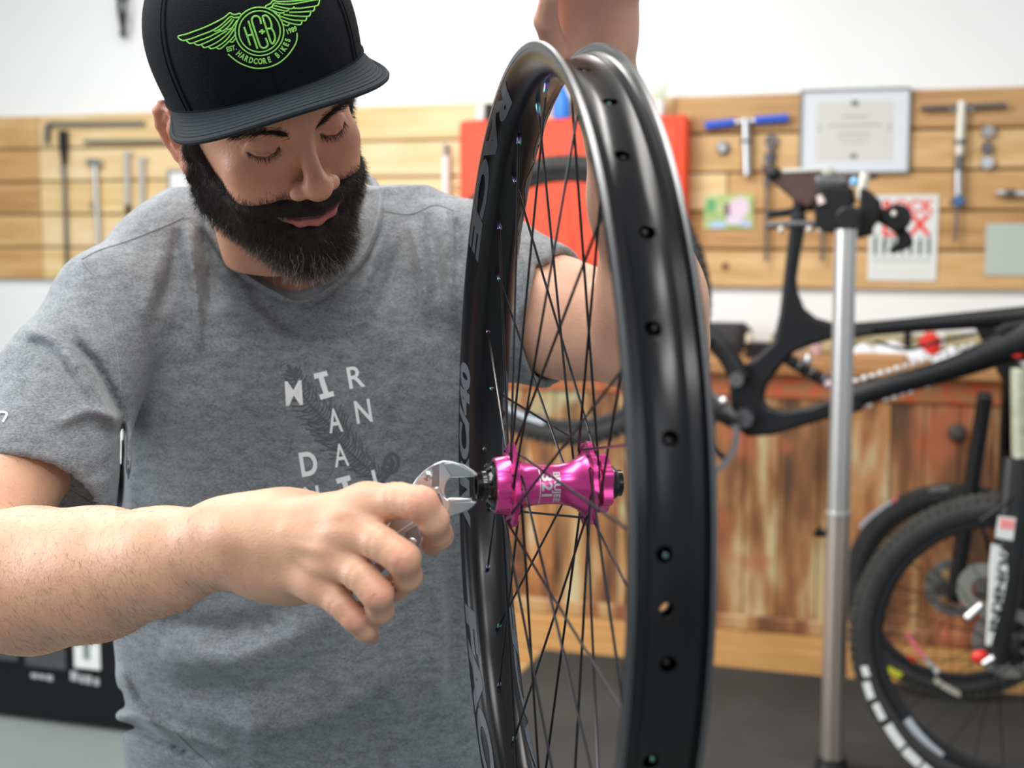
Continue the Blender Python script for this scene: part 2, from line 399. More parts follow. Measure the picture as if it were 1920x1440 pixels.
t, q = panel('grey_sheet', 'plain grey green sheet on the board at the right edge', 'sheet', (1849, 419, 1990, 517), 0, None, mat('grey_green_sheet', (.46, .52, .47), .6), .006)
t, (u0, u1, z0, z1, d) = panel('notice', 'small framed white notice behind the bearded man on the board', 'notice', (316, 318, 420, 470), .012, mat('notice_frame', (.30, .31, .30), .5), mat('notice_paper', (.80, .82, .80), .6), .015)
for k_ in range(4): MB().box((u0 + .04 + .02 * k_, d, z1 - .17), (u0 + .055 + .02 * k_, d + .001, z1 - .165)).build('print', ink, t, M=ROOM, smooth=False)

# left hand tools
t = thing('breaker_bar', 'long dark hooked bar hung level at the top left', 'tool', 180, 232)
bar('shaft', mat('grey_bar', (.20, .21, .21), .5, .4), t, (92, 232), (270, 230), 4.5); bar('hooked_end', dsteel, t, (89, 232), (87, 268), 6)
t = thing('straight_bar', 'thin dark straight bar hung level below the hooked bar', 'tool', 230, 265)
bar('shaft', mat('grey_bar', (.20, .21, .21), .5, .4), t, (157, 265), (345, 264), 4.0)
t = thing('long_driver', 'long driver with black tapered handle and thin shaft', 'tool', 118, 300)
MB().tube([wpt(118, 245), wpt(119, 270), wpt(120, 300), wpt(120, 312)], [.019, .020, .012, .008], 12).build('handle', blackp, t, M=ROOM)
disc('ferrule', steel, t, 120, 316, 6, .02); bar('shaft', dsteel, t, (120, 316), (125, 500), 4.2)
t = thing('ball_hammer', 'steel hammer hanging head up beside the long driver', 'tool', 178, 340)
bar('head', steel, t, (164, 303), (192, 305), 8); bar('shaft', steel, t, (178, 303), (186, 480), 5.5); bar('guard', steel, t, (168, 384), (186, 386), 4)
for (x, y, lab) in ((238, 285, 'grey screwdriver with black tip hung nearest the hammer'), (266, 296, 'grey screwdriver with black tip hung nearest the white notice')):
    t = thing('screwdriver', lab, 'screwdriver', x, y)
    bar('handle', mat('grey_handle', (.45, .46, .45), .5), t, (x, y), (x + 1, y + 98), 6); bar('shaft', mat('grey_handle', (.45, .46, .45), .5), t, (x - 6, y + 2), (x + 8, y + 2), 3.5)
    MB().tube([wpt(x + 1, y + 95), wpt(x + 2, y + 108), wpt(x + 3, y + 118)], [.007, .013, .006], 10).build('tip', blackp, t, M=ROOM)
t = thing('white_pump', 'slim white pump with dark cap left of the orange case', 'pump', 836, 300)
bar('barrel', mat('white_plastic', (.80, .78, .76), .4), t, (836, 292), (836, 420), 9); bar('cap', mat('grey_cap', (.22, .22, .24), .5), t, (836, 270), (836, 292), 5)
# black thing on upper left wall
u_, z_ = onwall(228, 40, .02)
t = thing('wall_hook', 'black forked hook on the white wall above the board', 'hook', 228, 40)
MB().tube([wpt(222, -20, .03), wpt(224, 20, .05), wpt(230, 45, .06), wpt(234, 72, .04)], [.008, .010, .013, .007], 8).build('arm', blackp, t, M=ROOM)
MB().tube([wpt(240, -20, .03), wpt(236, 10, .05), wpt(232, 48, .06), wpt(226, 66, .03)], [.006, .007, .009, .006], 8).build('prong', blackp, t, M=ROOM)
disc('plate', mat('grey_frame', (.20, .23, .24), .4), t, 231, -16, 22, .015, 0.0)

# orange case on the wall
u0, z1 = onwall(860, 226, .12); u1, z0 = onwall(1263, 508, .12)
t = empty('orange_case', ROOM @ Matrix.Translation(((u0 + u1) / 2, .03, z0)), 'bright orange plastic case mounted on the wall behind wheel', 'case')
orange = mat('orange_plastic', (.86, .075, .022), .5, var=.04, scale=3)
MB().box((u0, BD, z0), (u1 + .04, .12, z1), ch=.012).build('body', orange, t, M=ROOM)
MB().box((u0 + .03, .12, z0 + .03), (u1 + .01, .128, z1 - .03), ch=.006).build('lid', orange, t, M=ROOM)
MB().box((u0 + .25, .128, z0 + .005), (u0 + .33, .14, z0 + .045), ch=.004).build('latch', mat('dark_orange', (.6, .05, .02), .5), t, M=ROOM)
t = thing('blue_bottle', 'blue tapered bottle standing on top of the orange case', 'bottle', 1050, 210)
u, z = onwall(1052, 226, .09)
MB().lathe([(0, .0001), (0, .034), (.07, .034), (.10, .020), (.125, .012), (.13, .0001)], Matrix.Translation((u, .085, z1)), 20, 'Z').build('body', mat('blue_plastic', (.03, .22, .80), .35), t, M=ROOM)
t = thing('white_can', 'white can with green leaves standing right end of case', 'can', 1235, 190)
u, z = onwall(1235, 226, .09)
MB().lathe([(0, .0001), (0, .022), (.055, .022), (.06, .018), (.06, .0001)], Matrix.Translation((u, .085, z1)), 16, 'Z').build('body', mat('white_plastic', (.80, .78, .76), .4), t, M=ROOM)
for k_ in range(4):
    MB().tube([(u + .01 * k_ - .015, .085, z1 + .05), (u + .02 * k_ - .02, .085, z1 + .11 + .012 * k_)], [.004, .0015], 6).build('leaf', mat('leaf_green', (.35, .50, .20), .6), t, M=ROOM)
t = thing('small_bin', 'pale bin and dark cap standing left end of case', 'bin', 910, 205)
u, z = onwall(905, 226, .09)
MB().box((u - .02, .05, z1), (u + .012, .11, z1 + .055), ch=.004).build('body', mat('white_plastic', (.80, .78, .76), .4), t, M=ROOM)
MB().box((u + .014, .05, z1), (u + .04, .11, z1 + .062), ch=.004).build('cap', blackp, t, M=ROOM)

# ------------------------------------------------------------------ weathered workbench
def paintwood(name, base, c2, c3, seed):
    m = mat(name, base, .6)
    nt = m.node_tree; b = nt.nodes['Principled BSDF']; tc = nt.nodes['Texture Coordinate']
    mp = nt.nodes['Mapping']; mp.inputs['Scale'].default_value = (6, 1, 1.2); mp.inputs['Location'].default_value = (seed * 3.1, 0, seed)
    n1 = _nn(nt, 'ShaderNodeTexNoise'); n1.inputs['Scale'].default_value = 2.2; n1.inputs['Detail'].default_value = 7; nt.links.new(mp.outputs[0], n1.inputs['Vector'])
    r = _nn(nt, 'ShaderNodeValToRGB'); e = r.color_ramp.elements
    e[0].position = .30; e[0].color = (.07, .035, .018, 1); e[1].position = .45; e[1].color = tuple(base) + (1,)
    a = e.new(.52); a.color = tuple(c2) + (1,); a = e.new(.63); a.color = tuple(c3) + (1,)
    nt.links.new(n1.outputs['Fac'], r.inputs['Fac'])
    n2 = _nn(nt, 'ShaderNodeTexNoise'); n2.inputs['Scale'].default_value = 3.5; nt.links.new(tc.outputs['Object'], n2.inputs['Vector'])
    r2 = _nn(nt, 'ShaderNodeValToRGB'); r2.color_ramp.elements[0].position = .60; r2.color_ramp.elements[1].position = .68
    nt.links.new(n2.outputs['Fac'], r2.inputs['Fac'])
    mx = _nn(nt, 'ShaderNodeMix', data_type='RGBA'); nt.links.new(r2.outputs['Color'], mx.inputs['Factor']); nt.links.new(r.outputs['Color'], mx.inputs['A'])
    mx.inputs['B'].default_value = (.40, .12, .05, 1) if seed % 2 else (.38, .36, .20, 1)
    nt.links.new(mx.outputs['Result'], b.inputs['Base Color'])
    return m
pw = [paintwood('weathered_wood_a', (.22, .095, .035), (.34, .17, .065), (.52, .42, .22), 1), paintwood('weathered_wood_b', (.28, .14, .05), (.42, .24, .10), (.50, .46, .28), 2),
      paintwood('weathered_wood_c', (.18, .075, .03), (.30, .13, .05), (.45, .30, .14), 3), paintwood('weathered_wood_d', (.30, .12, .04), (.46, .22, .08), (.55, .48, .30), 4)]
BT = .91; BF = .62; BL = onwall(700, 900, BF)[0]; BR = onwall(1872, 900, BF)[0]
bn = empty('workbench', ROOM @ Matrix.Translation(((BL + BR) / 2, .3, 0)), 'old workbench of upright paint-flecked boards against the wall', 'workbench')
MB().box((BL + .01, .04, .02), (BR - .01, BF - .025, BT - .045)).build('carcass', mat('dark_wood', (.08, .04, .02), .7), bn, M=ROOM, smooth=False)
u = BL; i = 0
while u < BR - .01:
    wd = min(.085 + rnd.random() * .05, BR - u)
    MB().box((u + .001, BF - .026, .06), (u + wd - .0015, BF - .003 + rnd.random() * .004, BT - .12), ch=.003).build('board', pw[rnd.randrange(4)], bn, M=ROOM, smooth=False)
    u += wd; i += 1
MB().box((BL, BF - .03, BT - .12), (BR, BF + .006, BT - .045), ch=.004).build('red_rail', mat('red_worn_paint', (.48, .075, .02), .5, col2=(.30, .15, .06), scale=5, stretch=(3, 1, 6)), bn, M=ROOM, smooth=False)
MB().box((BL - .02, .02, .018), (BR, BF + .012, .07), ch=.006).build('plinth', pw[2], bn, M=ROOM, smooth=False)
MB().box((BL - .03, .0, BT - .045), (BR + .035, BF + .035, BT), ch=.008).build('bench_top', mat('bench_top_wood', (.34, .15, .05), .5, col2=(.46, .25, .10), scale=3, stretch=(2, 9, 1)), bn, M=ROOM, smooth=False)
for (px, py) in ((1795, 812), (1760, 1095)):
    u, z = onwall(px, py, BF); 
    MB().lathe([(BF, .0001), (BF, .03), (BF + .02, .022), (BF + .035, .012), (BF + .036, .0001)], Matrix.Translation((u, 0, z)), 16, 'Y').build('knob', mat('worn_iron', (.10, .10, .10), .5, .5), bn, M=ROOM)

# clutter on the bench top
def on_bench(px, d):
    u, z = onwall(px, 690, d); return u
def clutter(name, label, cat, group=None):
    return name
def cbox(name, label, cat, px, d, wdt, dep, h, m_, group=None, rot=0, ch=.004):
    u = on_bench(px, d); M = ROOM @ Matrix.Translation((u, d, BT + .0005)) @ Matrix.Rotation(rot, 4, 'Z')
    o = MB().box((-wdt / 2, -dep / 2, 0), (wdt / 2, dep / 2, h), ch=ch).build(name, m_, M=M, smooth=False)
    return tag(o, label, cat, group)
def ccyl(name, label, cat, px, d, r, h, m_, cap=None):
    u = on_bench(px, d); M = ROOM @ Matrix.Translation((u, d, BT + .0005))
    o = empty(name, M, label, cat)
    MB().lathe([(0, .0001), (0, r), (h * .75, r), (h * .85, r * .6), (h * .88, r * .5), (h * .88, .0001)], None, 16, 'Z').build('body', m_, o, M=M)
    MB().lathe([(h * .881, .0001), (h * .881, r * .55), (h, r * .5), (h, .0001)], None, 14, 'Z').build('cap', cap or blackp, o, M=M)
    return o
cl = mat('cloth_white', (.82, .84, .87), .8); olive = mat('olive_box', (.42, .38, .22), .6); redb = mat('red_plastic', (.70, .03, .02), .4)
# crumpled white rag
def rag(px, d, label, w_, dp, h, seed):
    u = on_bench(px, d); M = ROOM @ Matrix.Translation((u, d, BT)); mb = MB(); n = 14; r_ = random.Random(seed)
    vs = []; 
    for i in range(n + 1):
        for j in range(n + 1):
            x = i / n - .5; y = j / n - .5; e = max(0, 1 - (2 * max(abs(x), abs(y))) ** 4)
            vs.append((x * w_ * (1 + .1 * math.sin(9 * y + seed)), y * dp, .002 + h * e * (.55 + .45 * math.sin(11 * x + 5 * y + seed) * math.cos(9 * y - 4 * x))))
    fs = [(i * (n + 1) + j, (i + 1) * (n + 1) + j, (i + 1) * (n + 1) + j + 1, i * (n + 1) + j + 1) for i in range(n) for j in range(n)]
    vs2 = vs + [(a, b, 0.0005) for a, b, c in vs]; m0 = len(vs)
    fs += [tuple(m0 + q for q in f[::-1]) for f in fs]
    mb.add(vs2, fs); return tag(mb.build('white_rag', cl, M=M, ang=80), label, 'rag')
rag(1665, .36, 'crumpled white rag on bench right of the stand pole', .26, .16, .055, 1)
rag(1800, .46, 'white cloth on the bench right of the red jar', .16, .14, .05, 4)
cbox('cardboard_box', 'flat brown box on the bench at the stand pole', 'box', 1650, .57, .16, .06, .028, mat('card_brown', (.50, .27, .12), .7), rot=.1)
cbox('cardboard_box', 'long olive box against the wall behind the white rag', 'box', 1668, .08, .30, .08, .055, olive)
cbox('cardboard_box', 'olive box against wall right of the red jar', 'box', 1815, .10, .16, .08, .065, olive)
ccyl('red_jar', 'red plastic jar on bench between olive boxes', 'jar', 1742, .24, .036, .078, redb, mat('red_lid', (.75, .10, .06), .4))
ccyl('spray_bottle', 'small dark bottle on bench behind the suspension shock', 'bottle', 1700, .17, .014, .10, blackp)
cbox('cardboard_box', 'cream carton on the bench just left of stand pole', 'box', 1545, .2, .12, .10, .10, mat('cream_card', (.60, .50, .28), .7))
cbox('parts_tray', 'black parts tray on bench below seat tube', 'tray', 1440, .50, .14, .10, .05, blackp)
ccyl('oil_bottle', 'yellowish oil bottle on bench beside the seat tube', 'bottle', 1478, .2, .022, .10, mat('amber_plastic', (.55, .45, .20), .4))
ccyl('glue_bottle', 'pink capped bottle on the bench beside the shock', 'bottle', 1530, .32, .018, .10, mat('pink_label', (.62, .40, .42), .4))
cbox('tool_roll', 'dark tool roll on the bench left behind the swingarm', 'tool roll', 1350, .16, .20, .12, .09, mat('dark_canvas', (.035, .035, .038), .8, var=.2), ch=.02)
for k_, (px, h_) in enumerate(((1405, .085), (1450, .07), (1385, .10))):
    ccyl('small_bottle', ['small pale bottle on bench nearest the swingarm bolt', 'small olive bottle on bench touching the seat tube base', 'dark small bottle on bench behind the tool roll'][k_], 'bottle', px, .38 - .0 * k_, .014, h_, [mat('pale_plastic', (.6, .52, .4), .5), olive, blackp][k_])
for k_ in range(5):
    cbox('parts_box', ['grey parts box on bench, leftmost seen between spokes', 'brown parts box on bench seen between spokes', 'pale parts box on bench seen left of the rim', 'tan parts box on the bench behind the elbow', 'olive parts box on bench behind the wheel rim'][k_], 'box', 955 + k_ * 76, .35, .12, .10, .04 + .012 * (k_ % 3), [mat('grey_card', (.35, .34, .30), .7), olive, mat('pale_card', (.55, .50, .38), .7)][k_ % 3])

# grey cabinet right of the bench
t = empty('grey_cabinet', ROOM @ Matrix.Translation((BR + .5, .3, 0)), 'plain light grey cabinet standing right of the bench', 'cabinet')
gc = mat('cabinet_grey', (.42, .44, .44), .5, var=.02)
MB().box((BR + .04, .02, .02), (BR + .95, BF - .1, BT - .01), ch=.004).build('body', gc, t, M=ROOM, smooth=False)
MB().box((BR + .045, BF - .1, .03), (BR + .49, BF - .08, BT - .03), ch=.003).build('door', gc, t, M=ROOM, smooth=False)

# black display board at lower left
D2 = 2.02
u0, z1 = onwall(-60, 1120, D2); u1, _ = onwall(300, 1200, D2)
t = empty('display_board', ROOM @ Matrix.Translation(((u0 + u1) / 2, D2 - .1, 0)), 'black display board with framed pictures standing on the floor', 'display board')
MB().box((u0, D2 - .08, .012), (u1, D2, z1), ch=.004).build('panel', mat('gloss_black', (.006, .006, .007), .5, spec=.2), t, M=ROOM, smooth=False)
def onpan(q, m_, name, dd=.006):
    a, z1_ = onwall(q[0], q[1], D2); b, z0_ = onwall(q[2], q[3], D2)
    return MB().box((a, D2, z0_), (b, D2 + dd, z1_), ch=.0015).build(name, m_, t, M=ROOM, smooth=False)
gp = mat('grey_picture', (.055, .06, .065), .5, var=.3, scale=6, stretch=(1, 1, 14))
onpan((46, 1150, 126, 1256), gp, 'picture'); onpan((-40, 1150, 36, 1240), gp, 'picture')
onpan((138, 1150, 190, 1256), mat('poster_paper', (.84, .86, .84), .6), 'picture'); onpan((157, 1198, 172, 1236), mat('mid_grey', (.22, .24, .25), .5), 'picture', .008)
for q in ((58, 1262, 72, 1272), (74, 1264, 84, 1274), (87, 1265, 99, 1277), (132, 1258, 146, 1277), (149, 1265, 158, 1281), (160, 1266, 172, 1283), (176, 1271, 186, 1286)):
    onpan(q, mat('caption_print', (.40, .41, .42), .6), 'caption', .001)
# ------------------------------------------------------------------ the pink-hubbed wheel
def c2w(v): return CR * v[0] - CU * v[1] + CF * v[2]
WC = CAM + c2w((0.0275, 0.0743, 1.0264)); wa = c2w((1, -0.0075, 0.1792)).normalized()
wz = Vector((0, 0, 1)); wz = (wz - wa * wz.dot(wa)).normalized(); wy = wz.cross(wa).normalized()
if wy.y > 0: wy = -wy            # local Y points from the axle towards the camera
WM = Matrix(((wa.x, wy.x, wz.x, WC.x), (wa.y, wy.y, wz.y, WC.y), (wa.z, wy.z, wz.z, WC.z), (0, 0, 0, 1)))
PHV = math.radians(-2.2)
wheel = empty('bicycle_wheel', WM, 'bare black bicycle wheel without tyre, bright pink hub, held upright by the man', 'wheel')
def wp(x, r, ph): return (x, r * math.cos(ph), r * math.sin(ph))
rimblack = mat('rim_black', (.006, .0065, .008), .25, var=.08, scale=20, coat=.0, spec=.38)
bare = mat('bare_alloy', (.74, .75, .76), .28, 1)
# cross-section (axial, radius): outer loop, then the sealed cavity
H = .0230
lipm_ = mat('rim_lip_alloy', (.17, .175, .18), .34, 1)
prof = [(-H, .3172), (-H + .0016, .3178), (-H + .0030, .3166), (-H + .0030, .3126), (-H + .0042, .3108), (-.0125, .3104), (-.0085, .3078), (-.004, .3068), (.004, .3068), (.0085, .3078), (.0125, .3104), (H - .0042, .3108), (H - .0030, .3126), (H - .0030, .3166), (H - .0016, .3178), (H, .3172),
        (H + .0002, .3105), (H - .0022, .3050), (.0150, .2975), (.0105, .2950), (.005, .2943), (-.005, .2943), (-.0105, .2950), (-.0150, .2975), (-H + .0022, .3050), (-H - .0002, .3105)]
cav = [(-.0185, .3070), (-.0125, .3078), (-.0080, .3056), (.0080, .3056), (.0125, .3078), (.0185, .3070), (.0135, .2990), (.0090, .2968), (-.0090, .2968), (-.0135, .2990)]
mb = MB(); mb.lathe(prof, None, 256, 'X', closed=True); mb.lathe(cav[::-1], None, 128, 'X', closed=True)
rim = mb.build('rim', rimblack, wheel, M=WM, ang=28, fix=False)
bm = bmesh.new(); bm.from_mesh(rim.data); bmesh.ops.recalc_face_normals(bm, faces=bm.faces)
# the cavity shell must point inwards (towards the void)
bm.faces.ensure_lookup_table(); n_out = 256 * len(prof)
def outward(f):
    c = f.calc_center_median(); r = math.hypot(c.y, c.z); e = Vector((c.x, c.y * (1 - .303 / r), c.z * (1 - .303 / r))); return f.normal.dot(e) > 0
flip = [f for i, f in enumerate(bm.faces) if i >= n_out]
if sum(outward(f) for f in flip) > len(flip) / 2: bmesh.ops.reverse_faces(bm, faces=flip)
out_ = [f for i, f in enumerate(bm.faces) if i < n_out]
if sum(outward(f) for f in out_) < len(out_) / 2: bmesh.ops.reverse_faces(bm, faces=out_)
bm.to_mesh(rim.data); bm.free()
cut = MB(); PH = [PHV + math.radians(5.625 + 11.25 * j) for j in range(32)]
for j, ph in enumerate(PH + [PHV]):
    rr = .0047 if j < 32 else .0040; x0 = 0.0 if j == 32 else (-.0022 if j % 2 == 0 else .0022)
    r0, r1 = (.3005, .325) if j < 32 else (.285, .325)
    M = Matrix(((1, 0, 0, x0), (0, -math.sin(ph), math.cos(ph), 0), (0, math.cos(ph), math.sin(ph), 0), (0, 0, 0, 1)))
    # local z = radial
    cut.lathe([(r0, .0), (r0, rr), (r1, rr), (r1, .0)][1:3], M, 20, 'Z')
    n = 20; b = len(cut.v) - 2 * n
    cut.f.append(tuple(b + 2 * k for k in range(n))); cut.f.append(tuple(b + 2 * k + 1 for k in range(n))[::-1])
co = cut.build('cutter', None, M=WM); bool_diff(rim, co)
rim.data.shade_smooth(); rim.data.set_sharp_from_angle(angle=math.radians(28))
# polished brake-lip edges
MB().lathe([(-H - .0004, .3140), (-H - .0004, .3178), (-H + .0012, .3186), (-H + .0028, .3178), (-H + .0032, .3135), (-H + .0028, .3135), (-H + .0010, .3165)], None, 256, 'X', closed=True).build('flange_edge', lipm_, rim, M=WM)
MB().lathe([(H + .0004, .3140), (H + .0004, .3178), (H - .0012, .3186), (H - .0028, .3178), (H - .0032, .3135), (H - .0028, .3135), (H - .0010, .3165)], None, 256, 'X', closed=True).build('flange_edge', lipm_, rim, M=WM)
# decals on the sloping walls: along = angle, across = from spoke bed (0) to lip (1)
decal = mat('decal_grey', (.095, .112, .128), .45)
def decal_text(txt, ph0, arc, side, flip, name='decal', m=decal, a0=.04, a1=.80, shear=.2):
    V, Fc = text_mesh(txt, 1.0, .055, .06, shear, 1.0)
    V = V - (V.min(0) + V.max(0)) / 2; w_, h_ = V.max(0) - V.min(0)
    vs = []
    for x, y in V:
        tt = x / w_; q = (y / h_ + .5)
        if flip: tt = -tt; q = 1 - q
        q = a0 + (a1 - a0) * q; ph = ph0 + arc * tt
        # wall from (.0150,.2975) to (H-.0022,.305) to (H,.3105)
        pts = [(.0150, .2975), (H - .0022, .3050), (H + .0002, .3105), (H + .0002, .3140)]
        ls = [math.dist(pts[i], pts[i + 1]) for i in range(3)]; s_ = q * sum(ls); i = 0
        while i < 2 and s_ > ls[i]: s_ -= ls[i]; i += 1
        f_ = s_ / ls[i]; X = pts[i][0] + (pts[i + 1][0] - pts[i][0]) * f_; R = pts[i][1] + (pts[i + 1][1] - pts[i][1]) * f_
        dx, dr = pts[i + 1][0] - pts[i][0], pts[i + 1][1] - pts[i][1]; L = math.hypot(dx, dr)
        X += dr / L * .0004; R -= dx / L * .0004
        vs.append(wp(X * side, R, ph))
    return MB().add(vs, Fc).build(name, m, rim, M=WM, fix=False, smooth=False)
rad = math.radians
# far side of the rim lies around 180 degrees
DEC = [('ARC/40', rad(183), rad(30), False), ('RACE', rad(126), rad(44), True), ('FACE', rad(232), rad(42), True), ('ARC 40', rad(0), rad(24), False), ('RACE', rad(45), rad(26), False), ('FACE', rad(-45), rad(26), False)]
for (tx, p0, ar, fl_) in DEC:
    decal_text(tx, p0, -ar, -1, fl_)
    decal_text(tx, p0, ar, 1, fl_)

# hub (axis = local X)
pink = mat('pink_anodised', (.80, .07, .34), .25, .8, coat=.3)
def flange(x, t_, parent):
    """lobed spoke flange with eight scallops"""
    n = 192; mb = MB(); vs = []; fs = []
    prof_ = [(-.5, .50), (-.5, .93), (-.35, 1.0), (.35, 1.0), (.5, .93), (.5, .50)]
    for k in range(n):
        a = 2 * PI * k / n; lobe = .0322 - .0026 * (abs(math.sin(4 * (a - PHV) + .4)) ** 3)
        for (sx_, sr) in prof_:
            vs.append((x + sx_ * t_, (sr * lobe) * math.cos(a), (sr * lobe) * math.sin(a)))
    P = len(prof_)
    for k in range(n):
        l = (k + 1) % n
        for i in range(P - 1): fs.append((k * P + i, k * P + i + 1, l * P + i + 1, l * P + i))
    return mb.add(vs, fs)
hub = flange(-.0287, .0048, None); hub.v += []; 
f2 = flange(.0287, .0048, None); hub.add(f2.v, f2.f)
hub.lathe([(-.0415, .0140), (-.0420, .0190), (-.0412, .0205), (-.0318, .0222), (-.0300, .0235), (-.0262, .0225), (-.0215, .0178), (-.0120, .0152), (-.002, .0146), (.006, .0148), (.0150, .0165), (.0225, .0200), (.0262, .0228), (.0300, .0235), (.0325, .0180), (.0345, .0150)], None, 64, 'X')
hubo = hub.build('hub', pink, wheel, M=WM, ang=35)
# lightening notches on the left bell
nt_ = mat('pink_shadow_groove', (.45, .01, .18), .3, .8)
for k in range(12):
    a = 2 * PI * k / 12 + .2
    M = Matrix(((1, 0, 0, 0), (0, math.cos(a), -math.sin(a), 0), (0, math.sin(a), math.cos(a), 0), (0, 0, 0, 1)))
    MB().add([M @ Vector(p) for p in ((-.0395, .0209, .0), (-.0325, .0224, .0026), (-.0318, .0226, .0), (-.0325, .0224, -.0026), (-.034, .0206, 0))], [(0, 1, 4), (1, 2, 4), (2, 3, 4), (3, 0, 4)]).build('notch', nt_, hubo, M=WM, smooth=False)
# rotor mount: six-lobed star at the right
mb = MB(); n = 144; vs = []; fs = []
for k in range(n):
    a = 2 * PI * k / n; R = .0222 - .0042 * (.5 - .5 * math.cos(6 * a + PI)) ** .8
    for (x, q) in ((.0365, .5), (.0365, .96), (.0372, 1), (.0440, 1), (.0446, .97), (.0446, .5)): vs.append((x, R * q * math.cos(a), R * q * math.sin(a)))
for k in range(n):
    l = (k + 1) % n
    for i in range(5): fs.append((k * 6 + i, k * 6 + i + 1, l * 6 + i + 1, l * 6 + i))
mb.add(vs, fs).lathe([(.031, .0145), (.034, .0138), (.0372, .0150)], None, 40, 'X')
rotor = mb.build('rotor_mount', pink, hubo, M=WM, ang=35)
hole = mat('bolt_hole', (.03, .005, .015), .5)
for k in range(6):
    a = 2 * PI * k / 6
    y, z = .0185 * math.cos(a), .0185 * math.sin(a)
    M = WM @ Matrix.Translation((0, y, z))
    MB().lathe([(.0362, .0012), (.0362, .0024), (.0366, .0024), (.0366, .0012)], None, 14, 'X', closed=True).build('bolt_hole', nt_, rotor, M=M)
    MB().lathe([(.0363, .0001), (.0363, .0013)], None, 12, 'X').build('bolt_hole', hole, rotor, M=M)
    a += rad(30)
# radial screw dimples seen on the rotor mount
axm = mat('axle_black', (.012, .012, .014), .22, .6, coat=.4)
MB().lathe([(-.0548, .0072), (-.0550, .0092), (-.0545, .0100), (-.0510, .0100), (-.0505, .0108), (-.0480, .0112), (-.0462, .0145), (-.0425, .0182), (-.0412, .0188), (-.0412, .0072)], None, 48, 'X', closed=True).build('end_cap', axm, hubo, M=WM, ang=30)
for k in range(8):
    a = 2 * PI * k / 8 + .3
    MB().ellips((-.0462, .0142 * math.cos(a), .0142 * math.sin(a)), (.0022, .0022, .0022), None, 12, 8).build('dimple', mat('dimple_black', (.004, .004, .005), .2, .3), hubo, M=WM)
MB().lathe([(.0548, .0060), (.0550, .0088), (.0545, .0098), (.0512, .0100), (.0505, .0112), (.0475, .0132), (.0440, .0140), (.0440, .0060)], None, 48, 'X', closed=True).build('end_cap', axm, hubo, M=WM, ang=30)
# laser-etched lettering that runs round the barrel
silver = mat('etched_silver', (.72, .74, .76), .35, .7)
def hub_text(txt, size, x0, ph0, sx=1.0):
    V, Fc = text_mesh(txt, size, size * .03, size * .09, 0, sx)
    V = V - (V.min(0) + V.max(0)) / 2
    vs = []
    for x, y in V:
        X = x0 + y
        R = .01495 + .0000 if X < .006 else .01495 + (X - .006) * .16
        vs.append(wp(X, R + .0003, ph0 - x / R))
    MB().add(vs, Fc).build('lettering', silver, hubo, M=WM, fix=False, smooth=False)
hub_text('321', .0105, -.0045, rad(8), 1.25); hub_text('BRUJEE', .0068, .0022, rad(0), 1.15)
MB().lathe([(-.0098, .0151), (-.0095, .0152), (-.0092, .0151)], None, 40, 'X', ang=rad(130), a0=rad(-70)).build('etched_line', silver, hubo, M=WM)
# spokes and nipples
nhm = mat('nipple_head_dark', (.05, .045, .05), .35, .8)
spm = mat('spoke_black', (.03, .03, .033), .28, .85); npm = None
m = bpy.data.materials.new('oil_slick'); m.use_nodes = True; nt = m.node_tree; b = nt.nodes['Principled BSDF']
b.inputs['Metallic'].default_value = 1; b.inputs['Roughness'].default_value = .22
tc = _nn(nt, 'ShaderNodeTexCoord'); n = _nn(nt, 'ShaderNodeTexNoise'); n.inputs['Scale'].default_value = 160; n.inputs['Detail'].default_value = 1
nt.links.new(tc.outputs['Object'], n.inputs['Vector']); r = _nn(nt, 'ShaderNodeValToRGB'); e = r.color_ramp.elements
e[0].position = .3; e[0].color = (0.142, 0.331, 0.436, 1); e[1].position = .75; e[1].color = (0.495, 0.369, 0.172, 1)
for p_, c in ((.42, (0.144, 0.425, 0.257, 1)), (.52, (0.371, 0.153, 0.371, 1)), (.62, (0.154, 0.196, 0.49, 1))): a = e.new(p_); a.color = c
nt.links.new(n.outputs['Fac'], r.inputs['Fac']); nt.links.new(r.outputs['Color'], b.inputs['Base Color']); npm = m
for j, ph in enumerate(PH):
    side = -1 if j % 2 == 0 else 1; k = j // 2
    hd = 1 if k % 2 == 0 else -1                     # trailing / leading
    ha = ph + hd * rad(67.5) + (rad(5.6) if side > 0 else 0) * 0
    fx = side * .0287; inn = -1 if k % 2 == 0 else 1   # head in / head out
    hx = fx + inn * side * .0034
    rx = side * .0022
    P0 = Vector(wp(fx - inn * side * .0036, .0262, ha)); P1 = Vector(wp(hx - inn * side * .0008, .0262, ha)); 
    PR = Vector(wp(rx, .2955, ph)); dr = (PR - P1).normalized()
    P2 = Vector(wp(hx, .0264, ha)) + dr * .0022
    PN = PR - dr * .0115
    sp = MB().tube([P0, P1, P2, P2 + (PN - P2) * .5, PN + dr * .001], .00098, 8).build('spoke', spm, wheel, M=WM)
    Pb = PR + dr * .006
    MB().tube([PN, PN + dr * .0006, PR - dr * .004, PR + dr * .001], [.0015, .0020, .0021, .0021], 10).build('nipple', npm, sp, M=WM)
    MB().tube([Pb + dr * .0006, Pb + dr * .0040, Pb + dr * .0050], [.0022, .0022, .0014], 10).build('nipple_head', nhm if j % 5 else npm, sp, M=WM)

# ------------------------------------------------------------------ adjustable wrench gripping the axle
DW = 1.016
def ZP(zx, zy): return (690 + zx / 4.966, 830 + zy / 4.966)
chrome = mat('satin_chrome', (.66, .68, .70), .24, 1, var=.04, scale=30)
chd = mat('dark_chrome', (.30, .31, .33), .3, 1)
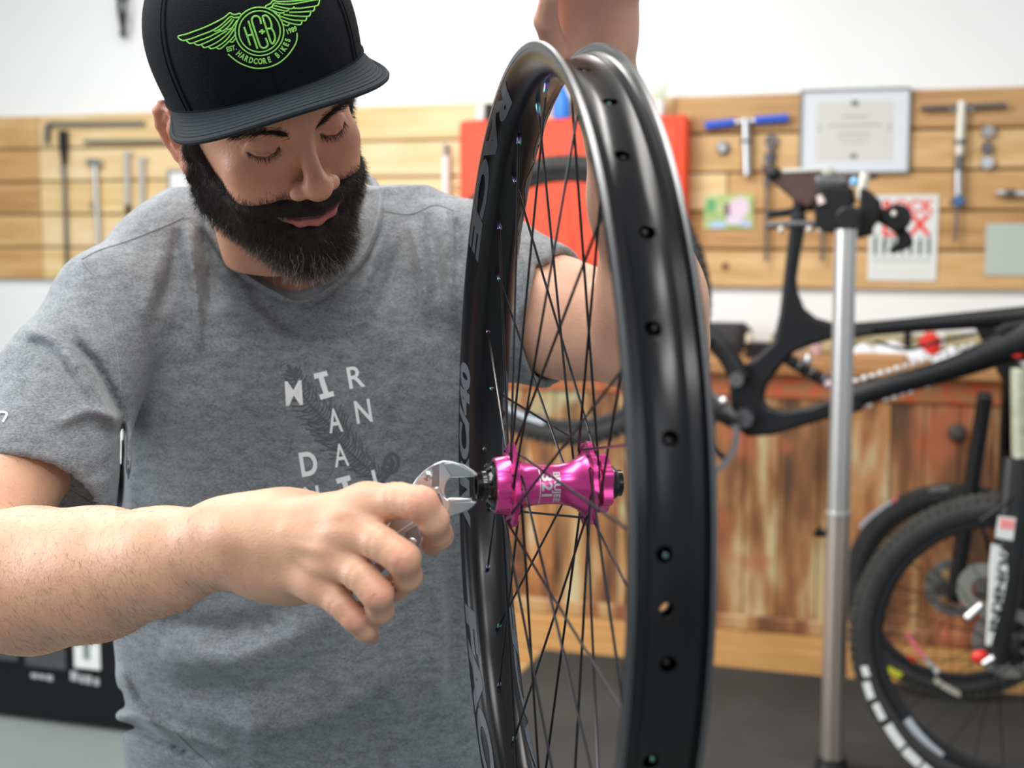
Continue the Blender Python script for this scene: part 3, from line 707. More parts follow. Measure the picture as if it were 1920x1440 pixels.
# tilt so that the handle runs a little towards the camera
def WQ(p, off, tilt=.0):
    x, y = ZP(*p); return K(x, y, DW) + CF * (off)
tg = empty('adjustable_wrench', Matrix.Translation(K(800, 920, DW)), 'chrome adjustable wrench gripping the black hub end cap in the hand', 'wrench')
def plate(name, poly, off0, off1, m_, parent=tg, bevel=.0006):
    o = MB().extrude(poly, lambda p: WQ(p, off0), lambda p: WQ(p, off1)).build(name, m_, parent, smooth=True, ang=30, bevel=bevel)
    return o
up = [(400, 420), (455, 330), (520, 262), (600, 205), (700, 165), (800, 172), (900, 205), (975, 255), (1030, 300), (985, 318), (890, 320), (780, 320), (742, 352), (722, 410), (716, 470), (735, 512), (770, 560), (760, 620), (722, 694), (600, 700), (470, 600)]
plate('jaw_body', up, -.0045, .0045, chrome)
plate('jaw_rib', [(600, 205), (668, 172), (664, 400), (598, 410)], -.0052, -.0044, chd)
plate('jaw_rib', [(706, 190), (790, 182), (890, 222), (975, 270), (1010, 303), (780, 312), (745, 262)], -.0054, -.0044, mat('grey_jaw_face', (.32, .37, .39), .38, .8))
plate('jaw_edge', [(400, 420), (455, 330), (520, 262), (600, 205), (700, 165), (706, 182), (610, 222), (535, 275), (470, 342), (420, 420)], -.0056, -.0040, bare)
lo = [(742, 520), (768, 506), (960, 506), (972, 512), (970, 535), (1020, 542), (985, 585), (930, 625), (850, 655), (790, 670), (724, 694), (706, 680), (560, 490), (590, 430), (650, 405), (672, 420), (690, 470)]
plate('movable_jaw', lo, -.0075, .0035, chrome)
plate('movable_jaw_face', [(766, 552), (965, 540), (1015, 545), (980, 585), (930, 622), (850, 652), (735, 690)], -.0080, -.0070, mat('grey_jaw_face', (.32, .37, .39), .38, .8))
plate('movable_jaw_face', [(748, 524), (770, 508), (958, 508), (966, 530), (770, 548)], -.0086, -.0072, bare)
MB().tube([WQ((610, 480), -.008), WQ((680, 640), -.008)], .0042, 16).build('worm_screw', chd, tg)
for k in range(6):
    a = WQ((614 + k * 11, 490 + k * 25), -.008); MB().tube([a, a + (WQ((680, 640), 0) - WQ((610, 480), 0)).normalized() * .0018], .0050, 16).build('worm_ridge', chrome, tg)
for (x, y, r_) in ((562, 306, .0036), (500, 440, .0040), (410, 935, .0042)):
    c = WQ((x, y), -.0052 if y < 900 else -.002)
    MB().tube([c + CF * .003, c - CF * .0008, c - CF * .0016], [r_, r_, r_ * .7], 18).build('rivet', bare, tg)
    MB().tube([c - CF * .0014, c - CF * .0019], [r_ * .4, r_ * .4], 12).build('rivet_centre', chd, tg)
# two handles running down-left under the fingers
plate('handle', [(430, 400), (560, 500), (700, 690), (560, 720), (300, 860), (-80, 1130), (-420, 1400), (-470, 1330), (-100, 1020), (180, 780)], -.0035, .0045, chrome)
plate('handle_rib', [(600, 640), (560, 670), (280, 850), (270, 830), (540, 650)], -.0052, -.0035, bare)
plate('lower_handle', [(470, 740), (500, 930), (450, 985), (400, 1000), (0, 1300), (-260, 1500), (-330, 1440), (0, 1190), (330, 900), (380, 780)], -.0010, .0060, mat('steel_lower_handle', (.40, .42, .44), .32, .9))
# ------------------------------------------------------------------ bikes and repair stand
carbon = mat('carbon_black', (.009, .0095, .011), .40, var=.1, scale=12, spec=.35)
rubber = mat('tyre_rubber', (.024, .024, .024), .8, var=.25, scale=30, bump=.3, bscale=200)
tread = mat('tyre_tread', (.055, .051, .042), .9, var=.3, scale=40)
rimk = mat('bike_rim_black', (.014, .0145, .016), .4)
def frame_at(center, nrm):
    """matrix with local X = wheel axle"""
    n = nrm.normalized(); z = Vector((0, 0, 1)); z = (z - n * z.dot(n)).normalized(); y = z.cross(n)
    return Matrix(((n.x, y.x, z.x, center.x), (n.y, y.y, z.y, center.y), (n.z, y.z, z.z, center.z), (0, 0, 0, 1)))
def bike_wheel(parent, M, R, tw=.028, spokes=28, label=None, rimdec=None, tyredec=None, name='wheel', rotor=True, knobs=96):
    rr = R - tw * 2 + .004
    w_ = MB().lathe([(-.012, rr - .014), (-.014, rr), (-.0135, rr + .008), (-.011, rr + .003), (.011, rr + .003), (.0135, rr + .008), (.014, rr), (.012, rr - .014), (0, rr - .020)], None, 72, 'X', closed=True).build(name, rimk, parent, M=M)
    c = R - tw - .002; tp = [(tw * .92 * math.cos(a), c + tw * math.sin(a)) for a in [PI * 1.22 - i * (PI * 1.44) / 12 for i in range(13)]]
    MB().lathe(tp, None, 96, 'X').build('tyre', rubber, w_, M=M)
    kb = MB()
    for i in range(knobs):
        a = 2 * PI * i / knobs; MM = Matrix.Rotation(a, 4, 'X')
        for (x, rw, wd) in ((-.019, .004, .008), (-.006, .0, .009), (.008, .0, .009), (.021, .004, .008)):
            ro = R - .006 - rw; aa = (i + (.5 if abs(x) > .01 else 0)) * 2 * PI / knobs; MM = Matrix.Rotation(aa, 4, 'X')
            kb.box((x - wd / 2, -.0055, ro - .004), (x + wd / 2, .0055, ro + .0065), MM)
    tag(kb.build('tread_knobs', tread, w_, M=M, smooth=False), kind='stuff')
    MB().lathe([(-.05, .0001), (-.05, .009), (-.035, .012), (-.032, .026), (-.028, .026), (-.02, .014), (.02, .014), (.028, .026), (.032, .026), (.035, .012), (.05, .009), (.05, .0001)], None, 24, 'X').build('hub', rimk, w_, M=M)
    for i in range(spokes):
        a = 2 * PI * i / spokes; s_ = 1 if i % 2 else -1; o_ = a + (rad(60) if (i // 2) % 2 else -rad(60))
        MB().tube([(s_ * .03, .024 * math.cos(o_), .024 * math.sin(o_)), (0, (rr - .016) * math.cos(a), (rr - .016) * math.sin(a))], .0011, 5).build('spoke', spm, w_, M=M, smooth=False)
    if rotor:
        MB().lathe([(-.040, .055), (-.040, .082), (-.038, .082), (-.038, .055)], None, 48, 'X', closed=True).build('brake_rotor', mat('rotor_steel', (.50, .50, .47), .35, .9), w_, M=M)
        for i in range(6):
            a = i * PI / 3; MB().box((-.040, -.005, .015), (-.0385, .005, .057), Matrix.Rotation(a, 4, 'X')).build('rotor_arm', mat('rotor_steel', (.50, .50, .47), .35, .9), w_, M=M, smooth=False)
    for (a0, a1, m_) in (rimdec or []):
        MB().lathe([(-.0146, rr - .001), (-.0130, rr - .0135)], None, 14, 'X', ang=a1 - a0, a0=a0).build('rim_decal', m_, w_, M=M, fix=False)
        MB().lathe([(.0146, rr - .001), (.0130, rr - .0135)], None, 14, 'X', ang=a1 - a0, a0=a0).build('rim_decal', m_, w_, M=M, fix=False)
    for (tx, a0, ln, m_) in (tyredec or []):
        V, Fc = text_mesh(tx, 1, .03, .12); V = V - (V.min(0) + V.max(0)) / 2; wv, hv = V.max(0) - V.min(0)
        for s_ in (-1, 1):
            vs = []
            for x, y in V:
                a = a0 - s_ * 0 + ln * x / wv * 1; q = (y / hv) * .42
                b_ = (.10 + q * 1.15); X = tw * .94 * math.cos(b_); Rr = c + tw * 1.02 * math.sin(b_)
                vs.append((s_ * X, Rr * math.cos(a), Rr * math.sin(a)))
            MB().add(vs, Fc).build('lettering', m_, w_, M=M, fix=False, smooth=False)
    return w_
def onplane(px, py, d): return WP(px, py, d)
DB = 1.45
def B(px, py, o=0.0): return WP(px, py, DB + o)
pxm = lambda px, d: px * d / F
mt = empty('mountain_bike', Matrix.Translation(B(1560, 720)), 'matt black full suspension frame clamped in the silver repair stand', 'bicycle')
cw = B(1062, 566); MWh = frame_at(cw, -RN)
dB = 3.62
R1 = (B(1062, 566) - B(1062, 290)).length
silv = mat('silver_decal', (.55, .60, .66), .4, .3)
bike_wheel(mt, MWh, R1, rimdec=[(rad(-80), rad(-25), silv)])
def tubeB(name, pts, m_=carbon, parent=mt, n=16, up=None, flat=.75):
    """pts: (px, py, half height px, offset)"""
    P = spline([(*B(p[0], p[1], p[3] if len(p) > 3 else 0), p[2]) for p in pts], 6)
    pos = [Vector(p[:3]) for p in P]; r_ = [(p[3] * 3.5 / F, p[3] * 3.5 / F * flat) for p in P]
    return MB().tube(pos, r_, n, up=(0, 0, 1) if up is None else up).build(name, m_, parent)
# seat tube with the broad gusset: an extruded outline with rounded edges
def slab(name, poly, th, m_=carbon, parent=mt, off=0, bevel=.012):
    P = [B(x, y, off) for (x, y) in poly]
    o = MB().extrude(list(range(len(P))), lambda i: P[i] + RN * th, lambda i: P[i] - RN * th).build(name, m_, parent, ang=50)
    bv = o.modifiers.new('b', 'BEVEL'); bv.width = bevel; bv.segments = 3; bv.limit_method = 'ANGLE'
    return o
slab('seat_tube', [(1484, 398), (1512, 398), (1508, 440), (1500, 480), (1494, 520), (1496, 548), (1508, 578), (1530, 596), (1558, 604), (1610, 616), (1640, 614), (1640, 628), (1600, 634), (1560, 636), (1520, 648), (1490, 660), (1462, 690), (1440, 720), (1432, 745), (1440, 762), (1470, 770), (1520, 762), (1580, 740), (1620, 726), (1620, 768), (1560, 782), (1500, 800), (1450, 815), (1400, 818), (1382, 800), (1372, 760), (1368, 720), (1385, 690), (1420, 668), (1450, 640), (1462, 590), (1470, 520), (1478, 450)], .020)
tubeB('top_tube', [(1585, 620, 14), (1680, 612, 14), (1800, 602, 16), (1960, 590, 20), (2040, 590, 26)])
tubeB('down_tube', [(1590, 750, 21), (1660, 727, 21), (1780, 692, 22), (1880, 655, 30), (1960, 625, 44), (2060, 585, 60)])
slab('head_gusset', [(1872, 655), (1880, 640), (1868, 622), (1875, 605), (1960, 590), (2060, 580), (2060, 650), (1960, 668)], .022)
MB().tube([B(2035, 540), B(2050, 700)], .030, 20).build('head_tube', carbon, mt)
MB().lathe([(0, .0001), (0, .018), (.004, .016), (.004, .0001)], None, 20, 'Z').build('badge', redb, mt, M=frame_at(B(1908, 658, .024), -RN) @ Matrix.Rotation(-PI / 2, 4, 'Y'))
tubeB('rocker_link', [(1300, 610, 20, .03), (1340, 640, 20, .03), (1366, 670, 20, .03), (1390, 712, 22, .03)])
tubeB('chainstay', [(1385, 790, 20, .04), (1300, 745, 16, .05), (1180, 650, 14, .06), (1075, 575, 12, .06)])
tubeB('seatstay', [(1330, 640, 18, .04), (1240, 612, 12, .06), (1075, 570, 10, .06)])
MB().lathe([(-.008, .0001), (-.008, .014), (.003, .019), (.012, .017), (.012, .006), (.008, .0055), (.008, .0001)], None, 24, 'X').build('pivot_bolt', mat('grey_bolt', (.16, .165, .17), .4, .6), mt, M=frame_at(B(1382, 712, .05), RN))
MB().lathe([(0, .105), (0, .122), (.004, .122), (.004, .105)], None, 48, 'X', closed=True).build('chainring', mat('ring_grey', (.22, .22, .23), .4, .7), mt, M=frame_at(B(1300, 812, .055), RN))
for k in range(5): 
    MB().box((-.001, -.008, .012), (.003, .008, .108), Matrix.Rotation(k * 2 * PI / 5 + .3, 4, 'X')).build('chainring_arm', carbon, mt, M=frame_at(B(1300, 812, .055), RN), smooth=False)
MB().ellips(B(1357, 752, .06), (.013, .013, .013), None, 14, 10).build('chainring_bolt', bare, mt)
MB().lathe([(-.04, .0001), (-.04, .024), (.05, .024), (.05, .0001)], None, 24, 'X').build('bottom_bracket', dsteel, mt, M=frame_at(B(1400, 780), RN))
# rear shock
sh = tubeB('shock', [(1475, 672, 11), (1520, 700, 11), (1590, 735, 11)], blackp)
for k in range(7):
    a = B(1486 + k * 11, 678 + k * 6.5); b_ = B(1490 + k * 11, 680.5 + k * 6.5)
    MB().tube([a, b_], .021 if k % 2 else .018, 14).build('coil_ring', [blackp, dsteel][k % 2], sh)
MB().ellips(B(1556, 720, .01), (.016, .016, .012), None, 12, 8).build('valve_cap', mat('pale_pink_cap', (.5, .36, .42), .4), sh)
MB().ellips(B(1515, 676, .02), (.010, .010, .018), None, 12, 8).build('shock_knob', steel, sh)
# white foam pads of the protective wrap along the down tube
padm = mat('foam_pad_white', (.70, .70, .72), .6)
for k in range(16):
    x = 1605 + k * 15.5; yu = 718 - (x - 1605) * .295 - (x - 1605) ** 2 * .00008; 
    if x < 1830: 
        p = B(x, yu - 4, .0); MB().ellips(p, (.009, .010, .006 + .002 * (k % 2)), None, 10, 6).build('foam_pad', padm, mt)
    if x < 1800 and k % 5 != 3:
        p = B(x - 6, yu + 52 - k * .6, .0); MB().ellips(p, (.0095, .010, .006 + .003 * (k % 2)), None, 10, 6).build('foam_pad', padm, mt)
tubeB('cable', [(1640, 640, 3, .03), (1700, 655, 3, .03), (1760, 640, 3, .03), (1830, 625, 3, .03)], blackp)
# saddle and seat post (the bike hangs by its post)
MB().tube([B(1498, 402), B(1500, 360), B(1502, 338)], .0165, 18).build('seat_post', blackp, mt)
sad = mat('saddle_brown', (.07, .035, .03), .5, var=.2, scale=20)
P = [(1432, 305), (1440, 318), (1470, 322), (1520, 322), (1585, 326), (1640, 322), (1650, 332), (1600, 345), (1560, 352), (1530, 378), (1518, 392), (1490, 376), (1462, 352), (1440, 336), (1430, 318)]
slab('saddle', P, .028, sad, bevel=.009); slab('saddle_edge', [(1470, 317), (1520, 315), (1560, 314), (1560, 321), (1520, 323), (1470, 325)], .031, mat('pale_saddle_edge', (.55, .55, .50), .5), bevel=.002)
MB().ellips(B(1452, 326, .02), (.019, .019, .019), None, 14, 10).build('saddle_clip', blackp, mt)
tubeB('saddle_rail', [(1440, 402, 8, 0), (1480, 398, 8), (1530, 384, 9), (1600, 380, 9)], blackp)
tubeB('saddle_rail', [(1438, 424, 7, .02), (1500, 420, 7, .02), (1560, 424, 7, .02)], dsteel)
for x in (1465, 1518, 1540): MB().ellips(B(x, 430, .02), (.009, .009, .011), None, 10, 8).build('clamp_nut', cream, mt)

# repair stand
DS = DB + .12
def SS(px, py, o=0): return WP(px, py, DS + o)
st = empty('repair_stand', Matrix.Translation(SS(1566, 1400)), 'silver repair stand column with black clamp holding the black bike', 'repair stand')
polem = mat('pole_alloy', (.66, .65, .63), .38, .9, var=.04, scale=6); polet = mat('pole_alloy_lower', (.58, .52, .48), .40, .9, var=.05, scale=6)
p_top = SS(1586, 430, .21); zf = .03
px_ = p_top.x; py_ = p_top.y; zj = SS(1575, 962, .21).z
base = Vector((px_, py_, 0))
def prism(name, sec, z0, z1, m_, parent):
    n = len(sec); mb = MB(); vs = [(px_ + x, py_ + y, z) for z in (z0, z1) for (x, y) in sec]
    fs = [tuple(range(n))[::-1], tuple(n + i for i in range(n))] + [(i, (i + 1) % n, n + (i + 1) % n, n + i) for i in range(n)]
    return mb.add(vs, fs).build(name, m_, parent, ang=25)
def polesec(R, gd):
    out = []
    for k in range(48):
        a = 2 * PI * k / 48; r_ = R
        dlt = abs((a - rad(262) + PI) % (2 * PI) - PI)
        if dlt < .16: r_ = R - gd * (1 - dlt / .16)
        out.append((r_ * math.cos(a), r_ * math.sin(a)))
    return out
prism('upper_pole', polesec(.0255, .005), zj - .1, p_top.z, polem, st)
prism('lower_pole', polesec(.0282, .006), .03, zj, polet, st)
MB().lathe([(zj - .004, .030), (zj - .004, .031), (zj + .004, .031), (zj + .004, .0255)], Matrix.Translation((px_, py_, 0)), 40, 'Z').build('pole_collar', polem, st)
MB().tube([SS(1552, 1000, .21), SS(1538, 1000, .21), SS(1530, 994, .21)], [.008, .010, .016], 12).build('lock_lever', blackp, st)
MB().lathe([(.0001, .0001), (.0001, .042), (.006, .042), (.012, .038), (.03, .034), (.03, .0001)], Matrix.Translation((px_, py_, .030)), 32, 'Z').build('base_plate', blackp, st)
def slabS(name, poly, th, m_, off=0, bevel=.006):
    P = [SS(x, y, off) for (x, y) in poly]
    o = MB().extrude(list(range(len(P))), lambda i: P[i] + RN * th, lambda i: P[i] - RN * th).build(name, m_, st, ang=50)
    bv = o.modifiers.new('b', 'BEVEL'); bv.width = bevel; bv.segments = 2; bv.limit_method = 'ANGLE'; return o
slabS('clamp_jaw', [(1532, 352), (1560, 348), (1600, 352), (1605, 380), (1580, 400), (1572, 438), (1545, 436), (1530, 420), (1528, 380)], .035, blackp, -.03)
slabS('clamp_head', [(1530, 330), (1588, 332), (1594, 350), (1530, 352)], .03, dsteel, -.03)
slabS('clamp_body', [(1572, 400), (1588, 388), (1610, 388), (1618, 400), (1612, 430), (1578, 432)], .10, blackp, .09)
slabS('clamp_jaw', [(1614, 352), (1630, 356), (1652, 378), (1652, 408), (1636, 428), (1638, 440), (1608, 448), (1606, 440), (1612, 400)], .035, blackp)
slabS('clamp_arm', [(1646, 388), (1664, 392), (1684, 410), (1708, 440), (1714, 456), (1704, 466), (1690, 470), (1676, 476), (1664, 468), (1676, 462), (1684, 452), (1680, 438), (1660, 424), (1646, 418)], .016, blackp)
MB().lathe([(-.02, .0001), (-.02, .028), (-.012, .033), (.012, .033), (.02, .028), (.02, .0001)], None, 24, 'X').build('clamp_knob', blackp, st, M=frame_at(SS(1683, 408, .02), RN))
MB().ellips(SS(1676, 401, .045), (.007, .007, .008), None, 10, 8).build('knob_cap', cream, st)
MB().ellips(SS(1592, 399, .035), (.013, .006, .005), None, 10, 8).build('clamp_bolt', steel, st)
MB().tube([SS(1612, 372, -.01), SS(1618, 350, -.01), SS(1622, 324, -.01)], [.009, .013, .012], 14).build('clamp_spindle', cream, st)
MB().ellips(SS(1602, 341, .03), (.011, .010, .012), None, 12, 8).build('blue_cap', mat('light_blue', (.22, .50, .80), .4), st)
MB().ellips(SS(1555, 325, -.02), (.020, .018, .012), None, 14, 8).build('clamp_screw', mat('olive_grey', (.30, .32, .26), .5), st)
MB().tube([SS(1536, 366, .01), SS(1542, 382, .01)], [.008, .011], 10).build('clamp_bolt', mat('pale_pink_metal', (.62, .50, .46), .4, .5), st)

# ------------------------------------------------------------------ two bikes parked at the right edge
def mkbike(name, label, ctr, nrm, R, **kw):
    t_ = empty(name, Matrix.Translation(Vector((ctr.x, ctr.y, ctr.z - R))), label, 'bicycle'); M = frame_at(ctr, nrm)
    return t_, M, bike_wheel(t_, M, R, **kw)
whd = mat('white_decal', (.72, .74, .72), .5); redd = mat('pink_red_decal', (.75, .18, .20), .5); yel = mat('yellow_decal', (.60, .58, .03), .5); bone = mat('bone_decal', (.52, .50, .40), .5)
n1 = Vector((math.sin(rad(-24)), -math.cos(rad(-24)), 0)); C1 = K(1890, 1214, 3.14); R1_ = C1.z - .0315
fk, MF, fwheel = mkbike('mountain_bike', 'black mountain bike with white lettered tyre and white decal fork, nearest at right edge', C1, n1, R1_, tw=.031,
    rimdec=[], tyredec=[])
n2 = Vector((math.sin(rad(-17)), -math.cos(rad(-17)), 0)); C2 = K(1791, 1108, 3.84); R2_ = C2.z - .0315
rb, MR, rwheel = mkbike('mountain_bike', 'black mountain bike behind it, with pink decals on the wheel rim', C2, n2, R2_, tw=.027)
# decals placed by direction from the wheel centre as seen from the shop floor
def ang_of(M, px, py, R):
    n = Vector((M[0][0], M[1][0], M[2][0])); c = Vector((M[0][3], M[1][3], M[2][3])); r_ = ray(px, py); t_ = (c - CAM).dot(n) / r_.dot(n)
    q = M.inverted() @ (CAM + r_ * t_); return math.atan2(q.z, q.y), math.hypot(q.y, q.z)
def arcdec(w_, M, p0, p1, m_, wd, name='rim_decal', xo=.018):
    a0, r0 = ang_of(M, *p0, 0); a1, r1 = ang_of(M, *p1, 0)
    if a1 - a0 > PI: a1 -= 2 * PI
    if a0 - a1 > PI: a1 += 2 * PI
    pr = []
    vs = []; n = 12
    for k in range(n + 1):
        a = a0 + (a1 - a0) * k / n; r_ = r0 + (r1 - r0) * k / n
        for sx_ in (xo, xo + .0015):
            for q in (-wd / 2, wd / 2): vs.append((sx_, (r_ + q) * math.cos(a), (r_ + q) * math.sin(a)))
    fs = []
    for k in range(n):
        for (i, j) in ((0, 1), (1, 3), (3, 2), (2, 0)): fs.append((4 * k + i, 4 * k + j, 4 * k + 4 + j, 4 * k + 4 + i))
    fs += [(0, 1, 3, 2), (4 * n, 4 * n + 2, 4 * n + 3, 4 * n + 1)]
    MB().add(vs, fs).build(name, m_, w_, M=M, smooth=False)
xs = 1 if (MF @ Vector((1, 0, 0)) - CAM).length < (MF @ Vector((-1, 0, 0)) - CAM).length else -1
for (a, b_, wd) in (((1624, 1243), (1630, 1262), .016), ((1628, 1272), (1638, 1303), .018), ((1645, 1312), (1660, 1342), .017), ((1668, 1352), (1696, 1392), .022), ((1700, 1398), (1728, 1425), .022), ((1732, 1428), (1770, 1458), .022)):
    arcdec(fwheel, MF, a, b_, whd, wd, 'tyre_lettering', xs * .028)
arcdec(fwheel, MF, (1702, 1345), (1768, 1415), silv, .02, 'rim_decal', xs * .0135)
arcdec(rwheel, MR, (1702, 1184), (1734, 1228), redd, .016, 'rim_decal', xs * .014); arcdec(rwheel, MR, (1734, 1230), (1752, 1250), silv, .013, 'rim_decal', xs * .014); arcdec(rwheel, MR, (1752, 1252), (1760, 1256), whd, .016, 'rim_decal', xs * .014)
arcdec(rwheel, MR, (1752, 1268), (1800, 1296), bone, .017, 'tyre_lettering', xs * .026); arcdec(rwheel, MR, (1742, 916), (1780, 912), mat('dim_decal', (.16, .16, .15), .6), .014, 'tyre_lettering', xs * .026)
arcdec(rwheel, MR, (1612, 987), (1672, 940), silv, .010, 'rim_decal', xs * .014); arcdec(rwheel, MR, (1672, 940), (1682, 932), redd, .011, 'rim_decal', xs * .014)
arcdec(rwheel, MR, (1664, 1248), (1690, 1262), yel, .018, 'tyre_lettering', xs * .026); arcdec(rwheel, MR, (1704, 1226), (1716, 1234), redb, .012, 'tyre_lettering', xs * .024)
# fork of the near bike
DF = 3.08
def FK(px, py, o=0): return K(px, py, DF + o)
MB().tube([FK(1912, 860), FK(1902, 960), FK(1893, 1040), FK(1882, 1130), FK(1873, 1205), FK(1868, 1245)], [(.036, .026), (.036, .026), (.034, .026), (.030, .025), (.027, .022), (.020, .018)], 20, up=(1, 0, 0)).build('fork_leg', mat('fork_black', (.012, .012, .013), .4), fk)
MB().tube([FK(1948, 860, .21), FK(1930, 1000, .14), FK(1905, 1230, .21)], [.030, .030, .024], 16).build('fork_leg', mat('fork_black', (.012, .012, .013), .4), fk)
MB().tube([FK(1912, 690), FK(1914, 860)], .020, 16).build('stanchion', mat('pale_olive_metal', (.42, .43, .32), .4, .3, var=.2, scale=40), fk)
MB().tube([FK(1906, 880, -.01), FK(1950, 870, .07), FK(1990, 880, .15)], .03, 14).build('fork_arch', blackp, fk)
def fpatch(poly, m_, name, off=-.034):
    P = [FK(x, y, off) for x, y in poly]; MB().extrude(list(range(len(P))), lambda i: P[i], lambda i: P[i] + CF * .010).build(name, m_, fk, smooth=False)
fpatch([(1875, 968), (1905, 972), (1899, 1014), (1869, 1008)], whd, 'fork_sticker'); fpatch([(1877, 972), (1903, 976), (1900, 993), (1874, 990)], mat('pink_sticker', (.85, .28, .28), .5), 'fork_sticker', -.0352)
fpatch([(1862, 1020), (1876, 1024), (1889, 1040), (1889, 1080), (1882, 1120), (1868, 1175), (1858, 1210), (1851, 1210), (1855, 1140), (1858, 1060)], whd, 'fork_decal')
V, Fc = text_mesh('//UNKNI', .034, .001, 1e9, 0, 1.5)
vs = []; ax_ = (FK(1862, 1190) - FK(1882, 1050)).normalized(); si = CF.cross(ax_).normalized(); si = si if si.x > 0 else -si
o0 = FK(1873, 1105, -.0365); MB().add([o0 + ax_ * x + si * y * .8 for x, y in V], Fc).build('lettering', mat('fork_black', (.012, .012, .013), .4), fk, smooth=False, fix=False)
MB().lathe([(-.004, .03), (-.004, .062), (-.002, .062), (-.002, .03)], None, 36, 'X', closed=True).build('brake_rotor', mat('rotor_pale', (.42, .42, .38), .4, .6), fk, M=frame_at(K(1846, 1106, 3.2), n1))
MB().tube([FK(1812, 1160), FK(1840, 1134)], [.010, .008], 10).build('axle_lever', steel, fk)
MB().ellips(FK(1838, 1232), (.020, .014, .016), None, 12, 8).build('red_knob', redb, fk)
MB().tube([FK(1842, 1246, -.01), FK(1862, 1234, -.01)], [.008, .010], 10).build('bleed_lever', steel, fk)
MB().tube([FK(1898, 930, -.03), FK(1885, 945, -.04), FK(1840, 975, -.03), FK(1870, 1100, .02)], .005, 8).build('brake_hose', blackp, fk)
# frames, mostly outside the picture
for (t_, M, d_, s_) in ((fk, MF, 3.14, 1), (rb, MR, 3.84, 1)):
    c = M.translation; u_ = RU
    MB().tube([c + u_ * .12 + Vector((0, 0, .62)), c + u_ * .75 + Vector((0, 0, .05)), c + u_ * .78 + Vector((0, 0, -.02))], [.03, .028, .035], 16).build('down_tube', carbon, t_)
    MB().tube([c + u_ * .14 + Vector((0, 0, .68)), c + u_ * .62 + Vector((0, 0, .48))], [.025, .020], 16).build('top_tube', carbon, t_)
    MB().tube([c + u_ * .78 + Vector((0, 0, -.02)), c + u_ * .60 + Vector((0, 0, .55))], .018, 14).build('seat_tube', carbon, t_)
    MB().tube([c + u_ * .05 + Vector((0, 0, .74)), c + u_ * .15 + Vector((0, 0, .55))], .026, 16).build('head_tube', carbon, t_)
    if t_ is rb:
        MB().tube([c + RN * .06, c + RN * .06 + u_ * .06 + Vector((0, 0, .55))], .020, 12).build('fork_leg', blackp, t_)
        MB().tube([c - RN * .06, c - RN * .06 + u_ * .06 + Vector((0, 0, .55))], .020, 12).build('fork_leg', blackp, t_)
    M2 = M.copy(); M2.translation = c + u_ * 1.16; bike_wheel(t_, M2, (M.translation.z - .0315), name='wheel', knobs=60, spokes=20)
# ------------------------------------------------------------------ implicit-surface modelling for the figure
def smin(a, b, k):
    if k <= 0: return np.minimum(a, b)
    h = np.maximum(k - np.abs(a - b), 0) / k; return np.minimum(a, b) - h * h * k * .25
def A3(v): return np.array([v[0], v[1], v[2]], np.float32)
class Sdf:
    def __init__(s): s.p = []; s.post = []
    def _add(s, fn, c, r, k, op): s.p.append((fn, A3(c), float(r), k, op)); return s
    def ball(s, c, r, k=.01, op='u', R=None):
        c3 = A3(c); r3 = np.array([r] * 3 if np.isscalar(r) else r, np.float32); Rm = None if R is None else np.array(R.to_3x3() if hasattr(R, 'to_3x3') else R, np.float32)
        def fn(P):
            q = P - c3
            if Rm is not None: q = q @ Rm
            k0 = np.sqrt(((q / r3) ** 2).sum(1)); k1 = np.sqrt(((q / r3 ** 2) ** 2).sum(1)) + 1e-9
            return np.where(k0 < .05, -r3.min() + 0 * k0, k0 * (k0 - 1) / k1)
        return s._add(fn, c, max(r3), k, op)
    def cone(s, a, b, r1, r2, k=.01, op='u', flat=None, fs=1.0):
        a3, b3 = A3(a), A3(b); ab = b3 - a3; L2 = float(ab @ ab) + 1e-12; fl = None if flat is None else A3(Vector(flat).normalized())
        def fn(P):
            q = P - a3; h = np.clip(q @ ab / L2, 0, 1); v = q - h[:, None] * ab
            if fl is not None:
                t = v @ fl; v = v + np.outer(t * (1 / fs - 1), fl)
            return np.sqrt((v * v).sum(1)) - (r1 + (r2 - r1) * h)
        return s._add(fn, (a3 + b3) / 2, math.sqrt(L2) / 2 + max(r1, r2), k, op)
    def chain(s, pts, k=.01, op='u', flat=None, fs=1.0):
        for i in range(len(pts) - 1): s.cone(pts[i][0], pts[i + 1][0], pts[i][1], pts[i + 1][1], k, op, flat, fs)
        return s
    def fun(s, fn, c, r, k=.01, op='u'): return s._add(fn, c, r, k, op)
    def __call__(s, P, cull=None):
        d = np.full(len(P), 1.0, np.float32)
        for fn, c, r, k, op in s.p:
            if cull is not None and np.linalg.norm(cull[0] - c) - r > cull[1] + k + .012: continue
            f = fn(P)
            if op == 'u': d = smin(d, f, k)
            elif op == 's': d = -smin(-d, f, k)
            else: d = -smin(-d, -f, k)
        for fn in s.post: d = fn(P, d)
        return d
